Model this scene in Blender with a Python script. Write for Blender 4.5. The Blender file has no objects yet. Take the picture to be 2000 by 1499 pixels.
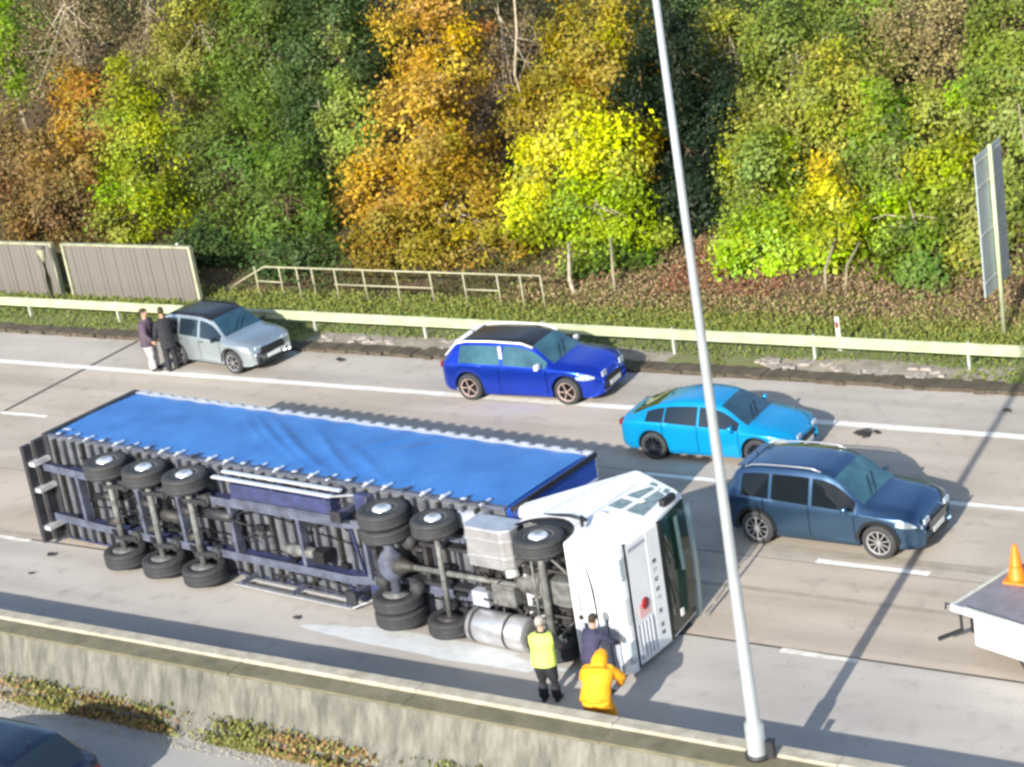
import bpy, bmesh, math, random
import numpy as np
from mathutils import Vector, Matrix

R = math.radians
scene = bpy.context.scene
col = scene.collection

# ------------------------------------------------------------------ camera
cd = bpy.data.cameras.new('camera')
camera = bpy.data.objects.new('camera', cd)
col.objects.link(camera)
scene.camera = camera
CAM_F, CAM_P, CAM_R, CAM_Y, CAM_H = 3832.15, 0.345911, -0.169772, -0.622678, 17.346
cd.sensor_fit = 'HORIZONTAL'
cd.sensor_width = 36.0
cd.lens = 36.0 * CAM_F / 2000.0
cd.clip_start = 0.5
cd.clip_end = 3000
_f = Vector((math.sin(CAM_Y)*math.cos(CAM_P), math.cos(CAM_Y)*math.cos(CAM_P), -math.sin(CAM_P)))
_r = _f.cross(Vector((0, 0, 1))).normalized()
_u = _r.cross(_f)
_R = _r*math.cos(CAM_R) + _u*math.sin(CAM_R)
_U = -_r*math.sin(CAM_R) + _u*math.cos(CAM_R)
camera.matrix_world = Matrix(((_R.x, _U.x, -_f.x, 0), (_R.y, _U.y, -_f.y, 0), (_R.z, _U.z, -_f.z, CAM_H), (0, 0, 0, 1)))

# ------------------------------------------------------------------ world and sun
SUN_EL = R(25)
SUN_X, SUN_Y = 0.105, -0.994
world = bpy.data.worlds.new("World")
scene.world = world
world.use_nodes = True
wn = world.node_tree
sky = wn.nodes.new('ShaderNodeTexSky')
sky.sky_type = 'NISHITA'
sky.sun_disc = False
sky.sun_elevation = SUN_EL
sky.sun_rotation = math.atan2(SUN_X, SUN_Y)
sky.air_density = 1.0
sky.dust_density = 1.2
bg = wn.nodes['Background']
bg.inputs['Strength'].default_value = 0.15
wn.links.new(sky.outputs[0], bg.inputs[0])
sd = bpy.data.lights.new('sun', 'SUN')
sd.energy = 5.0
sd.angle = R(0.55)
sd.color = (1.0, 0.93, 0.84)
sun = bpy.data.objects.new('sun', sd)
col.objects.link(sun)
sv = Vector((SUN_X*math.cos(SUN_EL), SUN_Y*math.cos(SUN_EL), math.sin(SUN_EL)))
sun.rotation_euler = sv.to_track_quat('Z', 'Y').to_euler()
sun.location = (-10, -20, 40)
scene.view_settings.view_transform = 'Standard'
scene.view_settings.look = 'None'
scene.view_settings.gamma = 1
scene.view_settings.use_curve_mapping = False
scene.view_settings.exposure = 0.66
scene.cycles.filter_width = 2.8

# ------------------------------------------------------------------ helpers
def tag(o, label=None, cat=None, group=None, kind=None):
    if label: o['label'] = label
    if cat: o['category'] = cat
    if group: o['group'] = group
    if kind: o['kind'] = kind
    return o

def empty(name, loc=(0, 0, 0), rz=0.0):
    o = bpy.data.objects.new(name, None)
    o.empty_display_size = 0.2
    col.objects.link(o)
    o.location = loc
    o.rotation_euler = (0, 0, rz)
    return o

def link_mesh(name, me, parent=None):
    o = bpy.data.objects.new(name, me)
    col.objects.link(o)
    if parent: o.parent = parent
    return o

def copy_tree(o, parent=None):
    c = o.copy()
    col.objects.link(c)
    if parent: c.parent = parent
    for ch in o.children:
        copy_tree(ch, c)
    return c

class MB:
    """collects simple shapes and links them as one mesh object"""
    def __init__(s): s.v = []; s.f = []; s.sm = []
    def add(s, vs, fs, smooth=False):
        n = len(s.v)
        s.v += [tuple(v) for v in vs]
        s.f += [tuple(i+n for i in f) for f in fs]
        s.sm += [smooth]*len(fs)
        return s
    def box(s, c, d, rot=None, taper=1.0):
        x, y, z = d[0]/2, d[1]/2, d[2]/2
        vs = [Vector(p) for p in ((-x,-y,-z),(x,-y,-z),(x,y,-z),(-x,y,-z),(-x*taper,-y*taper,z),(x*taper,-y*taper,z),(x*taper,y*taper,z),(-x*taper,y*taper,z))]
        if rot: vs = [rot @ v for v in vs]
        vs = [v + Vector(c) for v in vs]
        return s.add(vs, [(0,3,2,1),(4,5,6,7),(0,1,5,4),(1,2,6,5),(2,3,7,6),(3,0,4,7)])
    def bb(s, x0, x1, y0, y1, z0, z1):
        return s.box(((x0+x1)/2, (y0+y1)/2, (z0+z1)/2), (abs(x1-x0), abs(y1-y0), abs(z1-z0)))
    def bar(s, a, b, w, h=None):
        a = Vector(a); b = Vector(b); d = b-a
        q = d.to_track_quat('X', 'Z').to_matrix()
        return s.box((a+b)/2, (d.length, w, h or w), q)
    def tube(s, pts, rad, n=8, cap=True):
        pts = [Vector(p) for p in pts]
        rads = rad if isinstance(rad, (list, tuple)) else [rad]*len(pts)
        vs = []; fs = []
        for i, p in enumerate(pts):
            d = (pts[min(i+1, len(pts)-1)] - pts[max(i-1, 0)]).normalized()
            m = d.to_track_quat('Z', 'X').to_matrix()
            for k in range(n):
                a = 2*math.pi*k/n
                vs.append(p + m @ Vector((math.cos(a)*rads[i], math.sin(a)*rads[i], 0)))
        for i in range(len(pts)-1):
            for k in range(n):
                fs.append((i*n+k, i*n+(k+1) % n, (i+1)*n+(k+1) % n, (i+1)*n+k))
        if cap:
            fs.append(tuple(reversed(range(n)))); fs.append(tuple((len(pts)-1)*n+k for k in range(n)))
        return s.add(vs, fs, True)
    def lathe(s, c, axis, prof, n=24, smooth=True, closed=False):
        # prof = (distance along axis, radius)
        m = Vector(axis).normalized().to_track_quat('Z', 'X').to_matrix()
        c = Vector(c); vs = []; fs = []
        for h, r in prof:
            for k in range(n):
                a = 2*math.pi*k/n
                vs.append(c + m @ Vector((math.cos(a)*r, math.sin(a)*r, h)))
        for i in range(len(prof)-1):
            for k in range(n):
                fs.append((i*n+k, i*n+(k+1) % n, (i+1)*n+(k+1) % n, (i+1)*n+k))
        if not closed:
            fs.append(tuple(reversed(range(n)))); fs.append(tuple((len(prof)-1)*n+k for k in range(n)))
        return s.add(vs, fs, smooth)
    def prism(s, poly, y0, y1, flip=False):
        # poly in (x, z), extruded along y
        n = len(poly)
        vs = [(x, y0, z) for x, z in poly] + [(x, y1, z) for x, z in poly]
        fs = [tuple(range(n)), tuple(reversed(range(n, 2*n)))]
        fs += [(i, i+n, (i+1) % n + n, (i+1) % n) for i in range(n)]
        return s.add(vs, fs)
    def build(s, name, mat, parent=None, bevel=0, obj=True):
        me = bpy.data.meshes.new(name)
        me.from_pydata(s.v, [], s.f)
        me.polygons.foreach_set('use_smooth', s.sm)
        if mat: me.materials.append(mat)
        me.update()
        bm = bmesh.new(); bm.from_mesh(me); bmesh.ops.recalc_face_normals(bm, faces=bm.faces)
        bm.to_mesh(me); bm.free()
        o = link_mesh(name, me, parent)
        if bevel:
            b = o.modifiers.new('bevel', 'BEVEL'); b.width = bevel; b.segments = 2; b.limit_method = 'ANGLE'; b.angle_limit = R(35)
        return o

# ------------------------------------------------------------------ materials
def mat(name, c, rough=0.6, metal=0.0, spec=0.5, var=0.0, vscale=3.0, c2=None, bump=0.0, bscale=20.0, coat=0.0, stretch=(1, 1, 1), detail=6, emit=0):
    m = bpy.data.materials.new(name); m.use_nodes = True
    nt = m.node_tree; b = nt.nodes['Principled BSDF']
    b.inputs['Base Color'].default_value = (*c, 1)
    b.inputs['Roughness'].default_value = rough
    b.inputs['Metallic'].default_value = metal
    b.inputs['Specular IOR Level'].default_value = spec
    b.inputs['Coat Weight'].default_value = coat
    b.inputs['Coat Roughness'].default_value = 0.06
    tc = nt.nodes.new('ShaderNodeTexCoord'); mp = nt.nodes.new('ShaderNodeMapping')
    mp.inputs['Scale'].default_value = stretch
    nt.links.new(tc.outputs['Object'], mp.inputs[0])
    if var or c2:
        n = nt.nodes.new('ShaderNodeTexNoise'); n.inputs['Scale'].default_value = vscale; n.inputs['Detail'].default_value = detail; n.inputs['Roughness'].default_value = 0.65
        nt.links.new(mp.outputs[0], n.inputs[0])
        cr = nt.nodes.new('ShaderNodeValToRGB')
        cr.color_ramp.elements[0].position = 0.3; cr.color_ramp.elements[1].position = 0.7
        a = c2 or tuple(x*(1-var) for x in c)
        cr.color_ramp.elements[0].color = (*a, 1)
        cr.color_ramp.elements[1].color = (*(c if c2 else tuple(min(1, x*(1+var)) for x in c)), 1)
        nt.links.new(n.outputs[0], cr.inputs[0]); nt.links.new(cr.outputs[0], b.inputs['Base Color'])
    if bump:
        n2 = nt.nodes.new('ShaderNodeTexNoise'); n2.inputs['Scale'].default_value = bscale; n2.inputs['Detail'].default_value = 5
        nt.links.new(mp.outputs[0], n2.inputs[0])
        bp = nt.nodes.new('ShaderNodeBump'); bp.inputs['Strength'].default_value = bump; bp.inputs['Distance'].default_value = 0.02
        nt.links.new(n2.outputs[0], bp.inputs['Height']); nt.links.new(bp.outputs[0], b.inputs['Normal'])
    return m

def road_mat(name, c, dirt, streak=0.35):
    # worn concrete: fine grain, broad blotches and dirt drawn out along the lanes
    m = bpy.data.materials.new(name); m.use_nodes = True
    nt = m.node_tree; b = nt.nodes['Principled BSDF']; L = nt.links.new
    b.inputs['Roughness'].default_value = 0.85
    b.inputs['Specular IOR Level'].default_value = 0.3
    tc = nt.nodes.new('ShaderNodeTexCoord')
    def noise(scale, st, det, lo, hi):
        mp = nt.nodes.new('ShaderNodeMapping'); mp.inputs['Scale'].default_value = st
        n = nt.nodes.new('ShaderNodeTexNoise'); n.inputs['Scale'].default_value = scale; n.inputs['Detail'].default_value = det
        r = nt.nodes.new('ShaderNodeMapRange'); r.inputs[1].default_value = lo; r.inputs[2].default_value = hi
        L(tc.outputs['Object'], mp.inputs[0]); L(mp.outputs[0], n.inputs[0]); L(n.outputs[0], r.inputs[0])
        return r.outputs[0]
    cur = (*c, 1)
    def mixin(fac, amt, colr, prev):
        mu = nt.nodes.new('ShaderNodeMath'); mu.operation = 'MULTIPLY'; mu.inputs[1].default_value = amt
        L(fac, mu.inputs[0])
        mx = nt.nodes.new('ShaderNodeMix'); mx.data_type = 'RGBA'
        L(mu.outputs[0], mx.inputs[0])
        if isinstance(prev, tuple): mx.inputs[6].default_value = prev
        else: L(prev, mx.inputs[6])
        mx.inputs[7].default_value = (*colr, 1)
        return mx.outputs[2]
    cur = mixin(noise(0.5, (0.5, 1, 1), 4, 0.42, 0.62), 0.75, dirt, cur)
    cur = mixin(noise(1.0, (0.06, 1.1, 1), 5, 0.46, 0.66), streak*1.3, tuple(x*0.72 for x in dirt), cur)
    cur = mixin(noise(2.2, (1, 1, 1), 6, 0.56, 0.74), 0.45, tuple(x*0.66 for x in dirt), cur)
    cur = mixin(noise(28, (1, 1, 1), 3, 0.45, 0.75), 0.35, tuple(x*0.6 for x in c), cur)
    cur = mixin(noise(7, (1, 1, 1), 2, 0.7, 0.74), 0.55, tuple(x*0.35 for x in c), cur)
    L(cur, b.inputs['Base Color'])
    bp = nt.nodes.new('ShaderNodeBump'); bp.inputs['Strength'].default_value = 0.25; bp.inputs['Distance'].default_value = 0.01
    L(noise(60, (1, 1, 1), 3, 0.2, 0.8), bp.inputs['Height']); L(bp.outputs[0], b.inputs['Normal'])
    return m

M = {}
M['lane_tan'] = road_mat('lane_tan', (0.49, 0.43, 0.355), (0.385, 0.325, 0.26))
M['lane_tan2'] = road_mat('lane_tan2', (0.48, 0.43, 0.365), (0.385, 0.34, 0.28))
M['lane_grey'] = road_mat('lane_grey', (0.48, 0.455, 0.415), (0.375, 0.355, 0.325), 0.3)
M['shoulder'] = road_mat('shoulder', (0.47, 0.435, 0.385), (0.37, 0.34, 0.295), 0.3)
M['near_road'] = road_mat('near_road', (0.42, 0.41, 0.38), (0.33, 0.33, 0.32), 0.3)
M['sealant'] = mat('sealant', (0.075, 0.068, 0.06), 0.85, var=0.3)
M['tar'] = mat('tar', (0.27, 0.235, 0.18), 0.85, c2=(0.38, 0.34, 0.28), vscale=3)
M['paint_white'] = mat('paint_white', (0.85, 0.85, 0.80), 0.6, c2=(0.60, 0.58, 0.53), vscale=5)
M['paint_worn'] = mat('paint_worn', (0.82, 0.80, 0.72), 0.6, c2=(0.48, 0.45, 0.39), vscale=4)
M['barrier'] = mat('barrier', (0.215, 0.21, 0.18), 0.9, c2=(0.07, 0.072, 0.058), vscale=2.6, bump=0.5, bscale=9, stretch=(1.8, 1, 0.45))
M['moss_top'] = mat('moss_top', (0.20, 0.185, 0.12), 0.9, c2=(0.10, 0.095, 0.055), vscale=2.0, bump=0.4)
M['cap'] = mat('cap', (0.47, 0.44, 0.36), 0.85, c2=(0.27, 0.25, 0.19), vscale=3.5, bump=0.4)
M['dirt'] = mat('dirt', (0.20, 0.165, 0.11), 0.95, c2=(0.10, 0.075, 0.05), vscale=1.5, bump=0.8, bscale=8)
M['kerb'] = mat('kerb', (0.115, 0.095, 0.065), 0.9, c2=(0.055, 0.045, 0.03), vscale=2)
M['dirt_pale'] = mat('dirt_pale', (0.36, 0.32, 0.26), 0.95, c2=(0.20, 0.175, 0.13), vscale=2.2, bump=0.8, bscale=8)
M['hillside'] = mat('hillside', (0.13, 0.075, 0.04), 0.95, c2=(0.045, 0.04, 0.018), vscale=0.7, bump=0.8, bscale=4)
M['verge'] = mat('verge', (0.17, 0.21, 0.06), 0.95, c2=(0.15, 0.14, 0.07), vscale=0.9, bump=0.8, bscale=8)
M['galv'] = mat('galv', (0.62, 0.66, 0.58), 0.45, metal=0.35, var=0.12, vscale=4)
M['rail_pale'] = mat('rail_pale', (0.52, 0.58, 0.37), 0.55, c2=(0.33, 0.37, 0.22), vscale=1.6)
M['steel_post'] = mat('steel_post', (0.40, 0.44, 0.46), 0.45, metal=0.4, var=0.12, vscale=2)
M['handrail'] = mat('handrail', (0.44, 0.43, 0.28), 0.6, c2=(0.27, 0.26, 0.17), vscale=5)
M['wood_grey'] = mat('wood_grey', (0.15, 0.145, 0.135), 0.9, c2=(0.15, 0.135, 0.115), vscale=3, stretch=(4, 4, 0.4), bump=0.4)
M['wood_trim'] = mat('wood_trim', (0.32, 0.33, 0.22), 0.85, var=0.25, vscale=3)
M['sign_back'] = mat('sign_back', (0.44, 0.52, 0.55), 0.5, metal=0.4, var=0.12, vscale=1.5)
M['rubber'] = mat('rubber', (0.035, 0.037, 0.04), 0.75, var=0.35, vscale=6, bump=0.3, bscale=30)
M['black'] = mat('black', (0.012, 0.013, 0.015), 0.5)
M['dark_metal'] = mat('dark_metal', (0.06, 0.065, 0.075), 0.55, metal=0.4, c2=(0.03, 0.03, 0.035), vscale=5)
M['grease'] = mat('grease', (0.075, 0.072, 0.07), 0.6, metal=0.3, c2=(0.02, 0.019, 0.019), vscale=6, bump=0.4)
M['axle'] = mat('axle', (0.21, 0.225, 0.22), 0.6, metal=0.1, c2=(0.055, 0.052, 0.05), vscale=5)
M['floor_under'] = mat('floor_under', (0.15, 0.165, 0.18), 0.8, c2=(0.05, 0.055, 0.07), vscale=1.8)
M['chassis_blue'] = mat('chassis_blue', (0.045, 0.06, 0.17), 0.6, c2=(0.02, 0.024, 0.055), vscale=2.5)
M['chassis_pale'] = mat('chassis_pale', (0.115, 0.135, 0.20), 0.7, c2=(0.035, 0.038, 0.055), vscale=3.0)
M['rib'] = mat('rib', (0.10, 0.11, 0.14), 0.8, c2=(0.03, 0.032, 0.042), vscale=2.5)
M['curtain'] = mat('curtain', (0.050, 0.205, 0.54), 0.42, c2=(0.026, 0.12, 0.37), vscale=0.9, spec=0.5, detail=9)
M['curtain_dark'] = mat('curtain_dark', (0.012, 0.06, 0.32), 0.45, var=0.15, vscale=2)
M['alu'] = mat('alu', (0.62, 0.64, 0.66), 0.35, metal=0.7, var=0.12, vscale=5)
M['alu_bright'] = mat('alu_bright', (0.86, 0.88, 0.90), 0.3, metal=0.55, var=0.06, vscale=5)
M['tank'] = mat('tank', (0.72, 0.73, 0.75), 0.32, metal=0.65, c2=(0.42, 0.42, 0.43), vscale=2.2)
M['cab_white'] = mat('cab_white', (0.80, 0.83, 0.84), 0.35, coat=0.4, c2=(0.70, 0.73, 0.75), vscale=1.2)
M['cab_grey'] = mat('cab_grey', (0.33, 0.36, 0.42), 0.5, var=0.15)
M['decal_grey'] = mat('decal_grey', (0.07, 0.12, 0.125), 0.4, c2=(0.24, 0.32, 0.33), vscale=7)
M['visor_and_reflection'] = mat('visor_and_reflection', (0.24, 0.36, 0.34), 0.3, var=0.2, vscale=2)
M['letter_dark'] = mat('letter_dark', (0.04, 0.05, 0.055), 0.5)
M['letter_faint'] = mat('letter_faint', (0.28, 0.27, 0.28), 0.5)
M['red'] = mat('red', (0.50, 0.02, 0.03), 0.4, c2=(0.22, 0.01, 0.02), vscale=8)
M['pink'] = mat('pink', (0.75, 0.45, 0.45), 0.5)
M['glass_green'] = mat('glass_green', (0.015, 0.055, 0.042), 0.12, spec=0.5, c2=(0.004, 0.018, 0.014), vscale=1.8)
M['glass'] = mat('glass', (0.012, 0.022, 0.032), 0.05, spec=0.8)
M['glass_dark'] = mat('glass_dark', (0.006, 0.009, 0.012), 0.06, spec=0.35)
M['glass_blue'] = mat('glass_blue', (0.03, 0.085, 0.13), 0.07, spec=0.8, c2=(0.015, 0.04, 0.065), vscale=2.2)
M['glass_teal'] = mat('glass_teal', (0.05, 0.15, 0.19), 0.08, spec=0.8, c2=(0.02, 0.06, 0.09), vscale=2.0)
M['plate'] = mat('plate', (0.75, 0.76, 0.74), 0.5)
M['lamp_clear'] = mat('lamp_clear', (0.62, 0.72, 0.78), 0.12, metal=0.3, spec=0.8, c2=(0.3, 0.38, 0.45), vscale=14)
M['tail_red'] = mat('tail_red', (0.16, 0.008, 0.012), 0.2)
M['rim_silver'] = mat('rim_silver', (0.55, 0.55, 0.56), 0.35, metal=0.7)
M['rim_copper'] = mat('rim_copper', (0.62, 0.48, 0.42), 0.35, metal=0.5)
M['rim_black'] = mat('rim_black', (0.04, 0.05, 0.07), 0.35, metal=0.5)
M['orange_cone'] = mat('orange_cone', (0.85, 0.20, 0.01), 0.5)
M['deck_grey'] = mat('deck_grey', (0.23, 0.23, 0.26), 0.6, c2=(0.16, 0.16, 0.18), vscale=3)
M['spill'] = mat('spill', (0.66, 0.69, 0.70), 0.5, c2=(0.52, 0.54, 0.54), vscale=3)
M['oil'] = mat('oil', (0.10, 0.09, 0.08), 0.4, var=0.3)
M['skin'] = mat('skin', (0.45, 0.27, 0.19), 0.6)
M['hair'] = mat('hair', (0.035, 0.025, 0.02), 0.8)
M['hair_grey'] = mat('hair_grey', (0.32, 0.30, 0.28), 0.8)
M['boot'] = mat('boot', (0.02, 0.02, 0.02), 0.6)
M['hivis_yellow'] = mat('hivis_yellow', (0.62, 0.80, 0.16), 0.7, c2=(0.50, 0.68, 0.12), vscale=7, bump=0.3)
M['hivis_orange'] = mat('hivis_orange', (0.90, 0.33, 0.006), 0.7, c2=(0.85, 0.42, 0.01), vscale=6, bump=0.4)
M['reflective'] = mat('reflective', (0.70, 0.72, 0.66), 0.35)
M['cloth_black'] = mat('cloth_black', (0.02, 0.022, 0.028), 0.85, var=0.3)
M['cloth_navy'] = mat('cloth_navy', (0.035, 0.035, 0.075), 0.85, var=0.3)
M['cloth_plum'] = mat('cloth_plum', (0.085, 0.06, 0.09), 0.85, var=0.3)
M['cloth_grey'] = mat('cloth_grey', (0.16, 0.16, 0.19), 0.85, var=0.2)
M['denim_pale'] = mat('denim_pale', (0.50, 0.46, 0.48), 0.85, var=0.2)
M['bark_birch'] = mat('bark_birch', (0.50, 0.44, 0.33), 0.85, c2=(0.22, 0.18, 0.13), vscale=5)
M['bark_mid'] = mat('bark_mid', (0.24, 0.21, 0.14), 0.9, var=0.3, vscale=5)
M['bark'] = mat('bark', (0.13, 0.095, 0.06), 0.95, var=0.3, vscale=5)
M['black_gloss'] = mat('black_gloss', (0.015, 0.017, 0.02), 0.25)
M['stone'] = mat('stone', (0.42, 0.38, 0.34), 0.9, c2=(0.20, 0.18, 0.15), vscale=3, bump=0.5)
M['debris'] = mat('debris', (0.035, 0.03, 0.028), 0.8)

def paint(name, c, metal=0.35):
    return mat(name, c, 0.30, metal=metal, coat=0.6, c2=tuple(v*.8+.004 for v in c), vscale=1.3)

def leaf_mat():
    m = bpy.data.materials.new('leaves'); m.use_nodes = True
    nt = m.node_tree; L = nt.links.new; b = nt.nodes['Principled BSDF']
    oi = nt.nodes.new('ShaderNodeObjectInfo')
    at = nt.nodes.new('ShaderNodeAttribute'); at.attribute_name = 'tint'
    hs = nt.nodes.new('ShaderNodeHueSaturation')
    sx = nt.nodes.new('ShaderNodeSeparateXYZ')
    L(at.outputs['Vector'], sx.inputs[0])
    L(sx.outputs[0], hs.inputs['Hue']); L(sx.outputs[1], hs.inputs['Value']); L(sx.outputs[2], hs.inputs['Saturation'])
    L(oi.outputs['Color'], hs.inputs['Color'])
    L(hs.outputs[0], b.inputs['Base Color'])
    b.inputs['Roughness'].default_value = 0.55
    b.inputs['Specular IOR Level'].default_value = 0.25
    tr = nt.nodes.new('ShaderNodeBsdfTranslucent'); L(hs.outputs[0], tr.inputs[0])
    mx = nt.nodes.new('ShaderNodeMixShader'); mx.inputs[0].default_value = 0.25
    L(b.outputs[0], mx.inputs[1]); L(tr.outputs[0], mx.inputs[2])
    L(mx.outputs[0], nt.nodes['Material Output'].inputs[0])
    return m
M['leaves'] = leaf_mat()

# ------------------------------------------------------------------ ground and roads
def hz(y):
    if y < 45: return 0.0
    if y < 60: return (y-45)*0.12
    return min(1.8 + (y-60)*0.38, 15)

rng = random.Random(7)
# terrain sheet out to the far distance, rising into the wooded bank
def terrain():
    xs = sorted(set([-900, -500, -300, -200, -140] + [-110 + i*1.5 for i in range(100)] + [60, 110, 200, 400, 900]))
    ys = [40.7, 41.2, 41.8, 42.4, 43, 43.7, 44.4, 45] + [46+i*1.5 for i in range(32)] + [100, 150, 300, 900]
    vs = []; fs = []
    r = random.Random(3)
    for y in ys:
        for x in xs:
            z = hz(y) + (r.uniform(-.05, .06) if y < 45 else r.uniform(-.18, .18)) - (0.03 if y < 41 else 0)
            vs.append((x, y, z+0.05))
    n = len(xs)
    for j in range(len(ys)-1):
        for i in range(n-1):
            fs.append((j*n+i, j*n+i+1, (j+1)*n+i+1, (j+1)*n+i))
    me = bpy.data.meshes.new('hillside'); me.from_pydata(vs, [], fs)
    me.materials.append(M['verge']); me.materials.append(M['hillside']); me.materials.append(M['dirt_pale'])
    me.polygons.foreach_set('use_smooth', [True]*len(fs))
    me.polygons.foreach_set('material_index', [(2 if vs[f[0]][1] < 41.7 and -37.5 < vs[f[0]][0] < -16.9 and not -24.6 < vs[f[0]][0] < -22.9 else 0) if vs[f[0]][1] < 43.6 else 1 for f in fs])
    return tag(link_mesh('hillside', me), kind='structure')
terrain()
tag(MB().bb(-900, 900, -900, 41.5, -1.2, -0.6).build('ground', M['hillside']), kind='structure')

road = tag(MB().bb(-260, 160, 23.3, 40.5, -0.5, -0.006).build('motorway', M['sealant']), kind='structure')
XJ = [-200, -151, -97, -42.6, 12, 66, 120]
lanes = [(23.68, 28.07, 'lane_grey'), (28.15, 31.385, 'lane_tan'), (31.42, 34.73, 'lane_tan2'), (34.76, 37.97, 'lane_tan2'), (37.99, 40.38, 'shoulder')]
for y0, y1, m in lanes:
    for a, b in zip(XJ[:-1], XJ[1:]):
        MB().bb(a+.075, b-.075, y0, y1, -0.005, 0.0).build('concrete_bay', M[m], road)

def strip(name, x0, x1, y, w, m, parent, seed=0):
    """a painted line 4 mm thick with slightly chewed edges"""
    r = random.Random(seed); n = max(2, int((x1-x0)/0.35)); vs = []; fs = []
    for i in range(n+1):
        x = x0+(x1-x0)*i/n
        vs += [(x, y-w/2+r.uniform(-.015, .015), .004), (x, y+w/2+r.uniform(-.015, .015), .004)]
    for i in range(n): fs.append((2*i, 2*i+2, 2*i+3, 2*i+1))
    return MB().add(vs, fs).build(name, M[m], parent)
strip('edge_line', -200, 110, 38.12, .26, 'paint_white', road, 1)
for y, w, xs in ((34.62, .17, [(-13.9+7*k-.75, -13.9+7*k+1.1) for k in range(-8, 4)]),
                 (31.50, .17, [(-16.05+7*k, -13.7+7*k) for k in range(-8, 4)]),
                 (28.02, .15, [(-15.2+7*k, -13.7+7*k) for k in range(-8, 4)])):
    for i, (a, b) in enumerate(xs):
        strip('lane_dash', a, b, y, w, 'paint_worn' if y < 30 else 'paint_white', road, i)

strip('tar_seam', -17.6, -6, 31.86, .30, 'tar', road, 21)
strip('tar_seam', -60, -33.9, 28.28, .16, 'tar', road, 22)
strip('skid_mark', -19.6, -8, 30.1, .16, 'tar', road, 23)
near = tag(MB().bb(-260, 160, 3, 22.55, -0.7, -0.26).build('near_carriageway', M['near_road']), kind='structure')
kb = MB()
for i in range(520):
    x = -110+i*.25
    kb.box((x+.125, 40.66+rng.uniform(-.05, .05), .01), (.26, .56+rng.uniform(-.1, .1), .16+rng.uniform(-.03, .04)))
tag(kb.build('verge_kerb', M['kerb']), kind='structure')

# oil and fluid marks, debris
def blot(name, cx, cy, rx, ry, rot, m, label, seed, z=.004, kind=None):
    r = random.Random(seed); n = 28; vs = [(cx, cy, z)]
    for k in range(n):
        a = 2*math.pi*k/n; q = r.uniform(.8, 1.15)
        x, y = rx*math.cos(a)*q, ry*math.sin(a)*q
        vs.append((cx+x*math.cos(rot)-y*math.sin(rot), cy+x*math.sin(rot)+y*math.cos(rot), z))
    o = MB().add(vs, [(0, k+1, (k+1) % n+1) for k in range(n)]).build(name, M[m])
    return tag(o, label, 'spill' if kind is None else kind)
blot('fluid_spill', -21.9, 26.3, 2.9, .38, -.03, 'spill', 'long pale fluid spill on the lane between lorry tyres and barrier', 2)

def debris(name, x, y, s, label, seed, m='debris'):
    r = random.Random(seed); b = MB()
    for k in range(5):
        b.box((r.uniform(-s, s)*.8, r.uniform(-s, s)*.4, .02+k*.006), (s*r.uniform(.5, 1.1), s*r.uniform(.25, .5), .03),
              Matrix.Rotation(r.uniform(0, 3), 3, 'Z') @ Matrix.Rotation(r.uniform(-.3, .3), 3, 'X'))
    o = b.build(name, M[m]); o.location = (x, y, 0.02)
    return tag(o, label, 'debris')
debris('road_debris', -34.33, 39.85, .17, 'small dark scrap on the hard shoulder right of the silver car', 1)
debris('road_debris', -17.6, 37.6, .36, 'dark torn debris lying by the white line beyond the light blue car', 2)
debris('road_debris', -33.45, 27.5, .12, 'small dark scrap on the concrete below the trailer rear corner', 3)
debris('road_debris', -33.2, 26.6, .07, 'tiny dark fragment on the concrete left of the trailer wheels', 4)
debris('road_debris', -25.34, 26.5, .09, 'little dark fragment between the trailer and the barrier shadow', 5)

debris('road_debris', -18.9, 41.2, .10, 'pale scrap on the verge stones under the rail at the right', 6, 'plate')
debris('road_debris', -14.9, 39.4, .10, 'small dark scrap on the hard shoulder at the far right', 9)

# ------------------------------------------------------------------ central concrete barrier
bar = empty('central_barrier', (0, 0, 0))
tag(bar, 'long weathered concrete central barrier with pale top along the near side of the lorry', 'barrier')
for i in range(26):
    x0 = -84+i*4.0; x1 = x0+3.997
    prof = [(22.52, -.3), (22.52, -.12), (22.78, .12), (23.0, .84), (23.66, .84), (23.70, .12), (23.70, -.3)]
    n = len(prof); vs = [(x0, y, z) for y, z in prof]+[(x1, y, z) for y, z in prof]
    fs = [tuple(range(n)), tuple(reversed(range(n, 2*n)))]+[(k, k+n, (k+1) % n+n, (k+1) % n) for k in range(n)]
    MB().add(vs, fs).build('wall_section', M['barrier'], bar)
    MB().bb(x0+.002, x1-.002, 22.98+rng.uniform(-.01, .01), 23.42, .842, .90+rng.uniform(-.006, .006)).build('mossy_top', M['moss_top'], bar, bevel=.02)
    MB().bb(x0+.002, x1-.002, 23.43, 23.71, .842, .955+rng.uniform(-.006, .006)).build('coping', M['cap'], bar, bevel=.02)

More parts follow.
